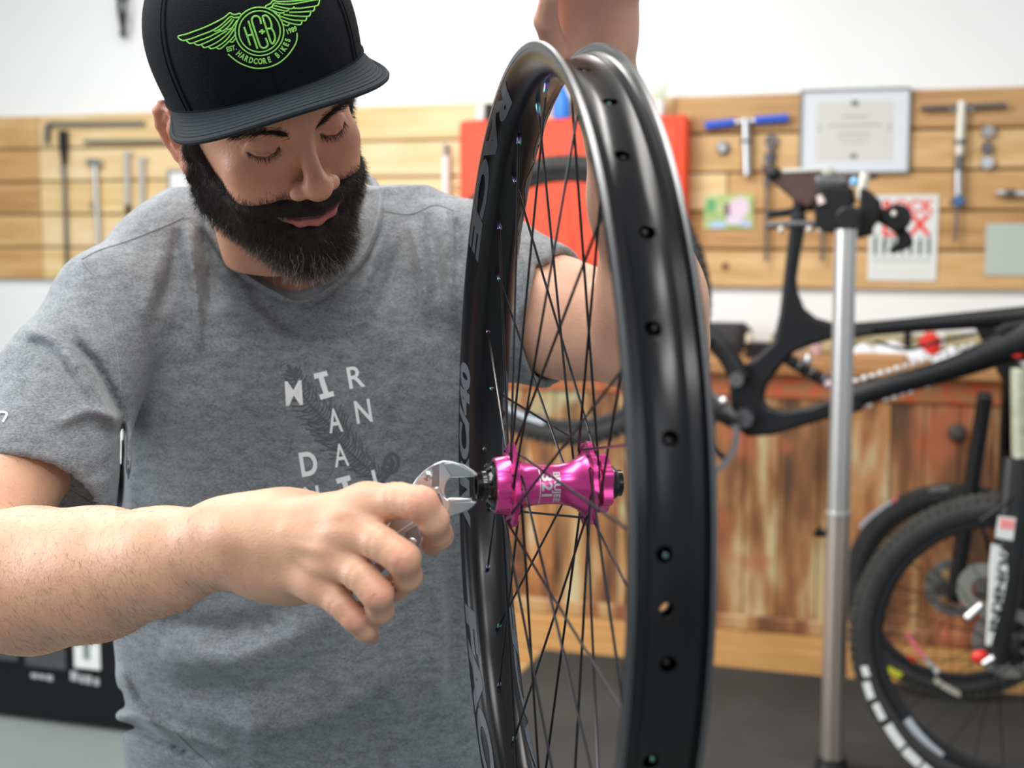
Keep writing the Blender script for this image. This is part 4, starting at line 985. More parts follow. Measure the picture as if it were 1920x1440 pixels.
def polygonize(f, lo, hi, h, B_=10):
    lo = np.array(lo, np.float32); n = np.ceil((np.array(hi) - lo) / h).astype(int) + 1; n = ((n + B_ - 1) // B_) * B_ + 1
    V = np.full(n, 1.0, np.float32); nb = (n - 1) // B_; rb = B_ * h * .5 * 1.7321
    I = np.stack(np.meshgrid(*[np.arange(B_ + 1)] * 3, indexing='ij'), -1).reshape(-1, 3)
    for bx in range(nb[0]):
        for by in range(nb[1]):
            for bz in range(nb[2]):
                o = np.array([bx, by, bz]) * B_; c = lo + (o + B_ / 2) * h
                dc = f(c[None].astype(np.float32), (c, rb))[0]
                if abs(dc) > rb * 2.4 + .004:
                    if dc < 0: V[o[0]:o[0] + B_ + 1, o[1]:o[1] + B_ + 1, o[2]:o[2] + B_ + 1] = -1
                    continue
                P = (lo + (I + o) * h).astype(np.float32)
                V[o[0]:o[0] + B_ + 1, o[1]:o[1] + B_ + 1, o[2]:o[2] + B_ + 1] = f(P, (c, rb)).reshape([B_ + 1] * 3)
    S_ = V < 0; V[0] = V[-1] = 1; 
    for ax in range(3):
        sl = [slice(None)] * 3; sl[ax] = 0; S_[tuple(sl)] = False; sl[ax] = -1; S_[tuple(sl)] = False
    cn = [(i, j, k) for i in (0, 1) for j in (0, 1) for k in (0, 1)]
    cnt = sum(S_[i:n[0] - 1 + i, j:n[1] - 1 + j, k:n[2] - 1 + k].astype(np.int8) for i, j, k in cn)
    act = np.argwhere((cnt > 0) & (cnt < 8)); idx = np.full(n - 1, -1, np.int64); idx[tuple(act.T)] = np.arange(len(act))
    acc = np.zeros((len(act), 3)); num = np.zeros(len(act))
    for a in cn:
        for ax in range(3):
            if a[ax]: continue
            b = list(a); b[ax] = 1
            va = V[tuple((act + a).T)]; vb = V[tuple((act + b).T)]; m_ = (va < 0) != (vb < 0)
            t = np.where(m_, va / np.where(m_, va - vb, 1), 0); p = np.tile(np.array(a, float), (len(act), 1)); p[:, ax] += t
            acc += p * m_[:, None]; num += m_
    verts = lo + (act + acc / np.maximum(num, 1)[:, None]) * h
    faces = []
    for ax in range(3):
        o1, o2 = (ax + 1) % 3, (ax + 2) % 3
        sl0 = [slice(1, -1)] * 3; sl0[ax] = slice(0, -1); sl1 = list(sl0); sl1[ax] = slice(1, None)
        a_, b_ = S_[tuple(sl0)], S_[tuple(sl1)]
        for inv in (False, True):
            e = np.argwhere((a_ & ~b_) if not inv else (~a_ & b_))
            if not len(e): continue
            base = e.copy(); 
            for x in range(3):
                if x != ax: base[:, x] += 1
            q = []
            for (u_, v_) in ((0, 0), (-1, 0), (-1, -1), (0, -1)):
                c = base.copy(); c[:, o1] += u_; c[:, o2] += v_; q.append(idx[tuple(c.T)])
            q = np.stack(q, 1); faces.append(q if not inv else q[:, ::-1])
    return verts, np.concatenate(faces)
def relax(V, Fq, it=1, lam=.5):
    for _ in range(it):
        acc = np.zeros_like(V); cnt = np.zeros(len(V))
        for k in range(4):
            a, b = Fq[:, k], Fq[:, (k + 1) % 4]
            for d in range(3): acc[:, d] += np.bincount(a, V[b, d], len(V)) + np.bincount(b, V[a, d], len(V))
            cnt += np.bincount(a, minlength=len(V)) + np.bincount(b, minlength=len(V))
        V = V + lam * (acc / np.maximum(cnt, 1)[:, None] - V)
    return V
def np_mesh(name, V, Fq, m, parent=None, M=None, col=None, cname='tone'):
    me = bpy.data.meshes.new(name); nf = len(Fq); k = Fq.shape[1]
    me.vertices.add(len(V)); me.vertices.foreach_set('co', np.asarray(V, np.float32).ravel())
    me.loops.add(nf * k); me.loops.foreach_set('vertex_index', Fq.astype(np.int32).ravel())
    me.polygons.add(nf); me.polygons.foreach_set('loop_start', np.arange(nf, dtype=np.int32) * k)
    me.update(calc_edges=True); me.validate(); me.shade_smooth()
    if col is not None:
        a = me.color_attributes.new(cname, 'FLOAT_COLOR', 'POINT'); a.data.foreach_set('color', np.concatenate([col, np.ones((len(col), 1))], 1).astype(np.float32).ravel())
    if m is not None: me.materials.append(m)
    o = bpy.data.objects.new(name, me); COL.objects.link(o)
    if M is not None: o.matrix_world = M
    if parent is not None: o.parent = parent; o.matrix_parent_inverse = PW(parent).inverted()
    return o
def normals(V, Fq):
    n = np.cross(V[Fq[:, 1]] - V[Fq[:, 0]], V[Fq[:, 2]] - V[Fq[:, 0]]) + (np.cross(V[Fq[:, 2]] - V[Fq[:, 0]], V[Fq[:, 3]] - V[Fq[:, 0]]) if Fq.shape[1] == 4 else 0)
    N = np.zeros_like(V)
    for k in range(Fq.shape[1]):
        for d in range(3): N[:, d] += np.bincount(Fq[:, k], n[:, d], len(V))
    return N / (np.linalg.norm(N, axis=1, keepdims=True) + 1e-12)
def strands(name, roots, dirs, lens, rad_, m, parent, M=None, seg=3, curl=.3, grav=None, rng=None, sides=3, taper=.25):
    """many fine tapered hairs as one mesh"""
    n = len(roots); rng = rng or np.random.default_rng(1); D = dirs / np.linalg.norm(dirs, axis=1, keepdims=True)
    P = roots.copy(); rings = []; c_ = rng.normal(0, 1, (n, 3))
    up = np.tile(np.array([.3, .5, .8]), (n, 1)); U = np.cross(D, up); U /= np.linalg.norm(U, axis=1, keepdims=True) + 1e-9; W = np.cross(D, U)
    for s_ in range(seg + 1):
        r_ = rad_ * (1 - (1 - taper) * s_ / seg)
        for k in range(sides):
            a = 2 * PI * k / sides; rings.append(P + (U * math.cos(a) + W * math.sin(a)) * r_)
        D2 = D + curl * c_ * (.5 if s_ else .25) + (0 if grav is None else grav); D2 /= np.linalg.norm(D2, axis=1, keepdims=True)
        if s_ % 2 == 1: c_ = rng.normal(0, 1, (n, 3))
        P = P + D2 * (lens / seg)[:, None]; D = D2
    V = np.stack(rings, 1).reshape(-1, 3); R_ = (seg + 1) * sides; F_ = []
    for s_ in range(seg):
        for k in range(sides):
            l = (k + 1) % sides; F_.append([s_ * sides + k, s_ * sides + l, (s_ + 1) * sides + l, (s_ + 1) * sides + k])
    F_ = np.array(F_); Fq = (F_[None] + (np.arange(n) * R_)[:, None, None]).reshape(-1, 4)
    o = np_mesh(name, V, Fq, m, parent, M); o['kind'] = 'stuff'; return o
def sample(V, Fq, w, n, rng):
    """n random points on quads with per-vertex weight w"""
    N = normals(V, Fq); a = np.linalg.norm(np.cross(V[Fq[:, 2]] - V[Fq[:, 0]], V[Fq[:, 3]] - V[Fq[:, 1]]), axis=1) * w[Fq].mean(1)
    i = rng.choice(len(Fq), n, p=a / a.sum()); b = rng.dirichlet([1, 1, 1, 1], n)
    return (V[Fq[i]] * b[:, :, None]).sum(1), (N[Fq[i]] * b[:, :, None]).sum(1)
def sstep(a, b, x): t = np.clip((x - a) / (b - a), 0, 1); return t * t * (3 - 2 * t)

skin = mat('skin', (.6, .35, .25), .46, var=.07, scale=45, bump=.22, bscale=420, sss=.12, attr='tone', spec=.4)
def pxr(px, d): return px * d / F
person = empty('person', Matrix.Translation(K(545, 1440, 1.5)), 'bearded man in grey t-shirt and black cap bending over the pink hub', 'person')

# ---- head, in its own frame (x to his left, y out of the face, z up)
Mh = [[0.8572924661880656, 0.5139080052680245, -0.030792686447020212], [-0.35625637482235756, 0.5489963377387559, -0.7560981527208395], [0.37165982136305287, -0.6591673408709461, -0.6537334272572497]]
HS = 1.03
cols = [c2w((Mh[0][j], Mh[1][j], Mh[2][j])) for j in range(3)]
HO = CAM + c2w((-0.2306, -0.2442, 1.30))
HM = Matrix(((cols[0].x * HS, cols[1].x * HS, cols[2].x * HS, HO.x), (cols[0].y * HS, cols[1].y * HS, cols[2].y * HS, HO.y), (cols[0].z * HS, cols[1].z * HS, cols[2].z * HS, HO.z), (0, 0, 0, 1)))
HI = HM.inverted()
def hl(v): return HI @ Vector(v)
def head_sdf():
    s = Sdf()
    s.ball((0, -.012, .042), (.077, .094, .078), .02)
    s.ball((0, .020, -.002), (.066, .068, .082), .02)
    s.ball((0, .040, .058), (.062, .048, .046), .02)
    for q in (-1, 1):
        s.cone((q * .052, .002, -.042), (q * .014, .071, -.079), .019, .016, .028)
        s.ball((q * .041, .062, -.001), (.021, .017, .017), .020)
        s.ball((q * .036, .060, -.030), (.022, .022, .020), .02)
        s.cone((q * .046, .067, .049), (q * .014, .085, .045), .0085, .0085, .014)
    s.ball((0, .076, -.036), (.034, .022, .022), .014)
    s.ball((0, .077, -.079), (.021, .016, .015), .02)
    for q in (-1, 1): s.ball((q * .032, .0950, .0270), (.0185, .0135, .0115), .012, 's')
    s.cone((0, .082, .036), (0, .107, -.004), .0068, .0090, .012)
    s.ball((0, .1100, -.0110), (.0128, .0112, .0108), .009)
    for q in (-1, 1):
        s.ball((q * .0155, .0990, -.0140), (.0085, .0105, .0080), .006)
        s.ball((q * .0068, .1060, -.0215), (.0038, .0055, .0040), .002, 's')
        # eyeball under a nearly closed upper lid, lower lid ridge, crease above the lid
        s.ball((q * .0315, .0690, .0290), (.0150, .0142, .0130), .004)
        lid = [(Vector((q * x, y, z)), r_) for x, y, z, r_ in ((.0185, .0792, .0250, .0010), (.0245, .0822, .0213, .0015), (.0320, .0830, .0200, .0017), (.0395, .0802, .0215, .0015), (.0460, .0735, .0250, .0010))]
        s.chain(lid, .0025)
        low = [(Vector((q * x, y, z)), r_) for x, y, z, r_ in ((.0190, .0780, .0220, .0012), (.0255, .0800, .0173, .0018), (.0325, .0805, .0160, .0020), (.0400, .0775, .0175, .0018), (.0465, .0715, .0220, .0012))]
        s.chain(low, .004)
        cr = [(Vector((q * x, y, z)), .0007) for x, y, z in ((.0190, .0830, .0300), (.0250, .0835, .0360), (.0320, .0830, .0385), (.0400, .0795, .0370), (.0470, .0720, .0315))]
        s.chain(cr, .003, 's')
        gr = [(Vector((q * x, y, z)), .0006) for x, y, z in ((.0190, .0805, .0235), (.0250, .0830, .0193), (.0325, .0840, .0180), (.0400, .0808, .0195), (.0462, .0740, .0235))]
        s.chain(gr, .0012, 's')
        # nasolabial fold
        nf = [(Vector((q * x, y, z)), .0012) for x, y, z in ((.019, .096, -.010), (.027, .0915, -.022), (.033, .085, -.036))]
        s.chain(nf, .008, 's')
        # lips
        s.cone((q * .0255, .0860, -.0425), (q * .004, .0970, -.0400), .0028, .0044, .004)
        s.chain([(Vector((q * .0250, .0850, -.0452)), .0026), (Vector((q * .0150, .0925, -.0488)), .0048), (Vector((0, .0960, -.0500)), .0056)], .004)
        s.chain([(Vector((q * .0270, .0885, -.0435)), .0009), (Vector((q * .012, .0985, -.0448)), .0012), (Vector((0, .1025, -.0450)), .0012)], .0015, 's')
        # ear
        ex = .0735
        def E(y, z, o): return Vector((q * (ex + o), y, z))
        s.ball(E(-.012, .006, .0045), (.0050, .0175, .028), .005, R=Matrix.Rotation(q * .30, 3, 'Z')); s.ball(E(-.010, .018, .005), (.0045, .0180, .020), .006, R=Matrix.Rotation(q * .30, 3, 'Z'))
        hel = [(.004, .012, .001), (.002, .026, .004), (-.006, .036, .008), (-.018, .038, .012), (-.028, .028, .015), (-.031, .012, .015), (-.027, -.004, .012), (-.018, -.016, .008), (-.009, -.024, .004)]
        s.chain([(E(*p), .0036) for p in hel], .003)
        s.ball(E(-.006, -.024, .0035), (.0050, .0075, .0095), .005)
        s.ball(E(-.008, .004, .0085), (.0058, .0085, .0115), .003, 's')
        s.chain([(E(-.014, .026, .0100), .0018), (E(-.023, .014, .0125), .0016), (E(-.021, .000, .0110), .0016)], .003, 's')
        s.ball(E(.003, .002, .003), (.0040, .0045, .0060), .003)
    nb = hl(K(545, 520, 1.505)); nt1 = Vector((0, -.024, -.045))
    s.cone(nt1, nb, .058, .064, .02)
    for q, pp in ((-1, K(470, 520, 1.45)), (1, K(610, 520, 1.45))): s.cone((q * .052, -.012, -.03), hl(pp), .012, .012, .022)
    return s
hs = head_sdf()
def lin(x, pts): return np.interp(x, [p[0] for p in pts], [p[1] for p in pts])
def beard_t(P):
    x, y, z = P[:, 0], P[:, 1], P[:, 2]; ax = np.abs(x)
    zc = lin(y, [(-.02, .060), (.004, .060), (.014, .045), (.022, .010), (.032, -.012), (.048, -.022), (.066, -.027), (.078, -.026), (.090, -.0235), (.12, -.0235)])
    # the moustache narrows to the nose base, the cheek stays bare above it
    m_ = zc - z
    m_ = np.minimum(m_, y - lin(z, [(-.14, .012), (-.10, .004), (-.06, -.004), (-.03, .000), (.0, .004), (.05, .006)]))
    m_ = np.minimum(m_, z + .150)
    lz = z + .0462 - 3.0 * x * x; lip = np.sqrt((x / .0280) ** 2 + (lz / np.where(lz > 0, .0030, .0092)) ** 2) - 1
    m_ = np.minimum(m_, np.where(y > .07, lip * .0075, 1))
    t = np.clip(m_ / .010, 0, 1); t = t * (2 - t)
    th = .0060 + .0035 * sstep(-.03, -.07, z) + .0015 * sstep(-.075, -.105, z) * sstep(.0, .05, y) + .003 * sstep(.03, .0, y)
    th = np.where((z > -.045) & (y > .07), .0048, th)
    return t * th, m_
def beard_f(P, cull=None):
    t, m_ = beard_t(P); n_ = np.sin(P[:, 0] * 310 + 3 * np.sin(P[:, 2] * 170)) * np.sin(P[:, 2] * 260 + 2 * np.sin(P[:, 1] * 220)) * np.sin(P[:, 1] * 290)
    return hs(P, cull) - t * (1 + .16 * n_) + .0012
BOX = ((-.105, -.125, -.165), (.105, .135, .135))
Vh, Fh = polygonize(lambda P, c=None: hs(P, c), BOX[0], BOX[1], .00135); Vh = relax(Vh, Fh, 1, .35)
x, y, z = Vh.T; ax = np.abs(x)
col = np.tile(np.array([.60, .315, .205]), (len(Vh), 1))
def blend(c, w_): 
    global col
    col = col * (1 - w_[:, None]) + np.array(c) * w_[:, None]
g = lambda cx, cy, cz, r_: np.exp(-(((x - cx) ** 2 + (y - cy) ** 2 + (z - cz) ** 2) / r_ ** 2))
blend((.62, .24, .16), .6 * (g(0, .11, -.01, .017) + g(.04, .075, -.005, .02) + g(-.04, .075, -.005, .02)).clip(0, 1))
blend((.50, .22, .15), .5 * (g(.0315, .085, .02, .016) + g(-.0315, .085, .02, .016)).clip(0, 1))
lipm = sstep(1.15, .88, np.sqrt((x / .0275) ** 2 + ((z + .0468 - 3.0 * x * x) / np.where(z > -.045, .0050, .0088)) ** 2)) * (y > .078)
blend((.47, .15, .135), lipm)
blend((.12, .03, .03), sstep(.0014, .0004, np.abs(z + .0450 - 2.0 * x * x)) * (y > .085) * (ax < .025) * .9)
blend((.66, .26, .18), .6 * sstep(.070, .080, ax) * (y < .01) * (z > -.035))
_, bm_ = beard_t(Vh); blend((.20, .125, .09), .75 * sstep(-.003, .006, bm_))
for q in (-1, 1):   # lash line
    dl = np.abs(z - lin(x * q, [(.018, .0235), (.025, .0193), (.0325, .0180), (.040, .0195), (.0462, .0235)]))
    blend((.10, .05, .04), .85 * sstep(.0016, .0005, dl) * (x * q > .0185) * (x * q < .0465) * (y > .07))
headV, headF, headC = Vh, Fh, col
bV, bF = polygonize(beard_f, (-.10, -.03, -.17), (.10, .135, .075), .0018)
bt, _ = beard_t(bV)
keep = (bt[bF].max(1) > .0015); bF = bF[keep]; used = np.unique(bF); mp_ = np.full(len(bV), -1); mp_[used] = np.arange(len(used)); bV = bV[used]; bF = mp_[bF]

# ---- arms and hands in world space
rng = np.random.default_rng(5)
def KR(x, y, d, rpx): return (K(x, y, d), pxr(rpx, d))
ra = Sdf()
ra.chain([KR(205, 570, 1.44, 88), KR(60, 820, 1.33, 98), KR(-70, 1050, 1.22, 112)], .03)
ra.chain([KR(-95, 1088, 1.20, 118), KR(60, 1088, 1.165, 124), KR(180, 1076, 1.13, 112), KR(300, 1052, 1.085, 93)], .03)
FL = CF
ra.chain([KR(290, 1054, 1.09, 92), KR(430, 1016, 1.045, 76)], .02, flat=FL, fs=.80)
ra.chain([KR(430, 1016, 1.045, 76), KR(520, 1008, 1.03, 84)], .02, flat=FL, fs=.62)
mcp = [(688, 950, .990, 37), (655, 992, .983, 37), (628, 1042, .988, 34), (598, 1092, .999, 29)]
wr = [(450, 990, 1.032, 44), (450, 1008, 1.028, 44), (455, 1028, 1.030, 42), (465, 1048, 1.036, 40)]
for a, b in zip(wr, mcp): ra.cone(K(*a[:3]), K(*b[:3]), pxr(a[3], a[2]), pxr(b[3], b[2]), .016)
ra.ball(K(545, 1085, 1.040), (.036, .024, .020), .02)          # ulnar pad
ra.ball(K(560, 985, 1.045), (.042, .026, .026), .02)           # thenar side, behind
fing = [
    [(688, 950, .990, 36), (745, 938, .972, 33), (788, 944, .960, 33.5), (812, 975, .966, 29), (822, 1003, .984, 27), (810, 1020, 1.004, 22)],
    [(655, 992, .983, 36), (712, 1018, .964, 33), (755, 1046, .956, 33), (763, 1080, .972, 28), (744, 1100, .992, 25), (722, 1100, 1.012, 21)],
    [(628, 1042, .988, 33), (675, 1078, .970, 31), (706, 1112, .964, 31), (712, 1143, .980, 26), (694, 1152, 1.000, 23), (672, 1146, 1.018, 20)],
    [(598, 1092, .999, 29), (636, 1130, .985, 26), (662, 1158, .982, 25), (684, 1180, .992, 21), (694, 1190, 1.006, 18)]]
hand = Sdf()
fingers = []
for fpts in fing:
    fs_ = Sdf(); fs_.chain([KR(*p) for p in fpts], .004); fingers.append((fs_, fpts))
thumb = Sdf(); thumb.chain([KR(520, 1000, 1.060, 40), KR(620, 965, 1.072, 36), KR(700, 945, 1.060, 30), KR(755, 950, 1.046, 24)], .012)
def ra_f(P, cull=None):
    d = ra(P, cull)
    # fingers stay apart from one another: tight blend only at their own knuckle
    ff = None
    for fs_, _p in fingers:
        f = fs_(P, cull); ff = f if ff is None else smin(ff, f, .0022)
    d = smin(d, ff, .010); d = smin(d, thumb(P, cull), .010)
    return d
def creases(P, d):
    return d
# knuckle bumps and creases across the finger joints
ra_post = []
for fpts, kk in zip(fing, (1, 1, 1, 1)):
    c = K(*fpts[0][:3]) + CF * .001; ra.ball(c, (.0135, .0125, .0125), .016)
crz = []
for fpts in fing:
    for j, o_ in ((2, -.30), (2, 0.0), (2, .32), (4, .0), (1, .2)):
        a, b = Vector(K(*fpts[j][:3])), Vector(K(*fpts[j - 1][:3])); t_ = (a - b).normalized(); c = a + t_ * (o_ * pxr(30, 1)); crz.append((A3(c), A3(t_), pxr(fpts[j][3], 1.0)))
def ra_g(P, cull=None):
    d = ra_f(P, cull)
    if cull is None or np.linalg.norm(cull[0] - A3(K(720, 1040, .98))) < .16:
        for c, t_, r_ in crz:
            q = P - c; a = q @ t_; rr_ = np.sqrt(((q - np.outer(a, t_)) ** 2).sum(1)); d = d + .0010 * np.exp(-(a / .0013) ** 2) * (rr_ < r_ * 1.35)
    # tendons and wrist hollow on the back of the hand
        for (p0, p1, amp, wd) in TEND:
            ab = p1 - p0; h_ = np.clip((P - p0) @ ab / (ab @ ab), 0, 1); v = P - p0 - h_[:, None] * ab; d = d - amp * np.exp(-((v ** 2).sum(1)) / wd ** 2)
    return d
TEND = []
for (m0, w0) in zip(mcp, ((470, 985, 1.0), (475, 1000, 1.0), (480, 1020, 1.0), (490, 1040, 1.01))):
    a, b = K(w0[0] + 60, w0[1], 1.0 - .012), K(m0[0], m0[1], m0[2] - .030); TEND.append((A3(a), A3(b), .0011, .005))
TEND.append((A3(K(560, 985, .985)), A3(K(640, 972, .965)), -.0014, .009)); TEND.append((A3(K(560, 1045, .99)), A3(K(620, 1050, .97)), -.0012, .008))
TEND.append((A3(K(350, 1062, 1.0)), A3(K(430, 1052, 1.0)), -.003, .014)); TEND.append((A3(K(420, 1048, .99)), A3(K(455, 1050, .985)), .0035, .012))
def bbox(pts, pad): P = np.array([list(p) for p in pts]); return P.min(0) - pad, P.max(0) + pad
lo1, hi1 = bbox([K(470, 900, 1.08), K(840, 1215, .93), K(470, 1215, 1.08), K(840, 880, .95), K(430, 1000, 1.06)], .02)
lo2, hi2 = bbox([K(-120, 1090, 1.2), K(205, 570, 1.44), K(840, 1215, .93), K(840, 880, .95)], .075)
Va, Fa = polygonize(ra_g, lo2, hi2, .0019); Va = relax(Va, Fa, 1, .3)
ca = np.tile(np.array([.70, .405, .27]), (len(Va), 1))
Nn = normals(Va, Fa)
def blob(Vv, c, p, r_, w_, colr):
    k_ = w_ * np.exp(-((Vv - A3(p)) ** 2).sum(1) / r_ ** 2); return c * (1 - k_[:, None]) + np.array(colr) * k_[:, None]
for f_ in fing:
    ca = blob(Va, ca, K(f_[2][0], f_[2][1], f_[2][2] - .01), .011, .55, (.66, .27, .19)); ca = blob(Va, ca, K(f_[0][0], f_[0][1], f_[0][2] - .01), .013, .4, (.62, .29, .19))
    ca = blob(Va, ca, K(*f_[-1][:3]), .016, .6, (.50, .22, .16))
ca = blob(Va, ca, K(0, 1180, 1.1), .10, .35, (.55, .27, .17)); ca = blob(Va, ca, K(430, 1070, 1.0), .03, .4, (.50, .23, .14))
rnm = rng.normal(0, .02, (6,)) 
# left arm: upper arm out to the elbow behind the wheel, forearm up to the hand on top of the rim
la = Sdf()
la.chain([KR(885, 520, 1.50, 118), KR(1060, 600, 1.45, 100), KR(1225, 640, 1.40, 92)], .03)
la.chain([KR(1228, 645, 1.395, 90), KR(1222, 560, 1.36, 92), KR(1190, 380, 1.30, 76), KR(1140, 190, 1.235, 58)], .03)
HF = -CF
la.chain([KR(1138, 180, 1.232, 58), KR(1120, 90, 1.205, 66)], .02, flat=HF, fs=.66)
for (a, b) in (((1150, 120, 1.21, 30), (1172, -30, 1.16, 30)), ((1128, 110, 1.21, 32), (1132, -45, 1.155, 30)), ((1102, 110, 1.21, 32), (1092, -42, 1.155, 30)), ((1085, 110, 1.215, 30), (1052, -28, 1.16, 29))): la.cone(K(*a[:3]), K(*b[:3]), pxr(a[3], a[2]), pxr(b[3], b[2]), .014)
la.ball(K(1062, 60, 1.185), (.020, .020, .032), .016); la.ball(K(1150, 50, 1.19), (.018, .018, .034), .016)
lf = []
for pts in ([(1172, -30, 1.16, 27), (1182, -110, 1.12, 25), (1174, -135, 1.075, 23), (1160, -110, 1.045, 20)], [(1132, -45, 1.155, 28), (1136, -140, 1.115, 26), (1128, -165, 1.065, 24), (1118, -135, 1.035, 21)],
            [(1092, -42, 1.155, 28), (1088, -135, 1.115, 26), (1082, -158, 1.065, 24), (1078, -128, 1.035, 21)], [(1052, -28, 1.16, 26), (1040, -105, 1.125, 24), (1036, -128, 1.08, 22), (1036, -104, 1.05, 19)],
            [(1070, 110, 1.20, 30), (1042, 95, 1.165, 25), (1024, 40, 1.14, 22), (1030, -5, 1.12, 18)]):
    s_ = Sdf(); s_.chain([KR(*p) for p in pts], .004); lf.append(s_)
def la_f(P, cull=None):
    d = la(P, cull); ff = None
    for s_ in lf:
        f = s_(P, cull); ff = f if ff is None else smin(ff, f, .002)
    d = smin(d, ff, .010)
    if cull is None or np.linalg.norm(cull[0] - A3(K(1110, 60, 1.18))) < .12:
        for p0, p1 in LCR:
            ab = p1 - p0; h_ = np.clip((P - p0) @ ab / (ab @ ab), 0, 1); v = P - p0 - h_[:, None] * ab; d = d + .0022 * np.exp(-((v ** 2).sum(1)) / .0034 ** 2)
    return d
LCR = [(A3(K(*a)), A3(K(*b))) for a, b in (((1028, 8, 1.13), (1075, 22, 1.14)), ((1075, 22, 1.14), (1140, 10, 1.14)), ((1062, 60, 1.14), (1120, 40, 1.15)), ((1120, 60, 1.15), (1170, 70, 1.155)), ((1090, 128, 1.17), (1175, 118, 1.18)))]
lo3, hi3 = bbox([K(885, 520, 1.5), K(1325, 740, 1.4), K(1050, -180, 1.04), K(1190, -180, 1.2), K(1225, 700, 1.45)], .05); lo3[0] -= .05; lo3[2] -= .02
Vl, Fl_ = polygonize(la_f, lo3, hi3, .0026); Vl = relax(Vl, Fl_, 1, .3)
cl_ = np.tile(np.array([.76, .45, .32]), (len(Vl), 1)); cl_ = blob(Vl, cl_, K(1080, 60, 1.15), .06, .45, (.62, .27, .20)); cl_ = blob(Vl, cl_, K(1180, 720, 1.33), .08, .5, (.52, .25, .17))

# ---- torso
TY = K(560, 900, 1.545)
rows = [(380, 330, 780), (430, 240, 860), (480, 205, 905), (540, 200, 925), (640, 208, 940), (760, 212, 950), (880, 196, 955), (980, 184, 952), (1100, 188, 952), (1200, 196, 955), (1300, 204, 962), (1440, 212, 970), (1620, 205, 985)]
tz = []; 
for (py, l, r_) in rows:
    p = K((l + r_) / 2, py, 1.545); tz.append((p.z, p.x, p.y, pxr((r_ - l) / 2, 1.545)))
tz.sort(); tz = np.array(tz)
def torso(P, off=0.0):
    zz = P[:, 2]; cx_ = np.interp(zz, tz[:, 0], tz[:, 1]); a = np.interp(zz, tz[:, 0], tz[:, 3]) - off
    yc = np.interp(zz, [.80, 1.0, 1.20, 1.32], [1.555, 1.545, 1.535, 1.56]); b = np.interp(zz, [.80, 1.0, 1.15, 1.24, 1.30, 1.36], [.140, .142, .145, .125, .095, .06]) - off
    q = (np.abs((P[:, 0] - cx_) / a) ** 2.4 + np.abs((P[:, 1] - yc) / b) ** 2.4) ** (1 / 2.4)
    d = (q - 1) * np.minimum(a, b)
    top = zz - (K(560, 385, 1.545).z + .012 - off); bot = (K(560, 1640, 1.5).z + off) - zz
    return np.maximum(np.maximum(d, top), bot)
tsd = Sdf(); tc_ = K(560, 950, 1.545)
def build_torso(s, off):
    s.fun(lambda P: torso(P, off), tc_, .9, .03)
    s.chain([KR(215, 575, 1.445, 108), KR(330, 480, 1.50, 82), KR(480, 470, 1.53, 92)], .05)
    s.chain([KR(890, 505, 1.50, 112), KR(780, 470, 1.53, 82), KR(620, 470, 1.54, 92)], .05)
    s.ball(K(545, 450, 1.555), (.085, .07, .05), .04)
tb_ = Sdf(); build_torso(tb_, .012)
lo4, hi4 = bbox([K(150, 480, 1.4), K(980, 1620, 1.7), K(950, 400, 1.7), K(200, 1620, 1.38)], .03)
Vt, Ft = polygonize(lambda P, c=None: tb_(P, c) + .009, lo4, hi4, .009)
ct = np.tile(np.array([.60, .33, .22]), (len(Vt), 1))
# one body mesh
def joinall(L):
    Vs, Fs, Cs, n = [], [], [], 0
    for (v, f, c) in L: Vs.append(v); Fs.append(f + n); Cs.append(c); n += len(v)
    return np.concatenate(Vs), np.concatenate(Fs), np.concatenate(Cs)
HMn = np.array(HM); hw = headV @ HMn[:3, :3].T + HMn[:3, 3]
Vb, Fb, Cb = joinall([(hw, headF, headC), (Va, Fa, ca), (Vl, Fl_, cl_), (Vt, Ft, ct)])
body = np_mesh('body', Vb, Fb, skin, person, None, Cb)

# ---- beard, brows, lashes
bdm = mat('beard_base', (.016, .012, .010), .85, var=.4, scale=180, bump=.8, bscale=500)
beard = np_mesh('beard', bV, bF, bdm, person, HM)
hairm = mat('beard_hair', (.022, .015, .011), .5); hair2 = mat('beard_hair_brown', (.075, .042, .024), .5); hair3 = mat('beard_hair_grey', (.42, .40, .38), .45)
def beard_hairs(name, n, m_, seed, lmul=1.0, rad_=.00017, wfun=None, curl=.34):
    r_ = np.random.default_rng(seed); t, mm = beard_t(bV); w_ = sstep(.0004, .003, t)
    if wfun is not None: w_ = w_ * wfun(bV)
    P, N = sample(bV, bF, w_ + 1e-9, n, r_); t, mm = beard_t(P)
    D = N * .75 + np.array([0, .10, -.75]) + r_.normal(0, .30, (n, 3)); D[:, 0] += np.sign(P[:, 0]) * .15
    L = (.0055 + .0055 * sstep(-.03, -.09, P[:, 2]) + .003 * r_.random(n)) * lmul * (.6 + .4 * sstep(.001, .006, t))
    L = np.where((P[:, 1] > .075) & (P[:, 2] > -.047), L * .75, L)
    return strands(name, P - N * .0006, D, L, rad_, m_, beard, HM, 4, curl, np.array([0, 0, -.12]), r_)
beard_hairs('hair_strands', 13000, hairm, 1)
beard_hairs('hair_strands', 2600, hair2, 2, 1.05, wfun=lambda V_: .25 + (V_[:, 1] > .05))
beard_hairs('grey_hair_strands', 480, hair3, 3, 1.5, .00018, wfun=lambda V_: (sstep(.03, .07, V_[:, 1]) * sstep(-.06, -.10, V_[:, 2])) + .03, curl=.5)
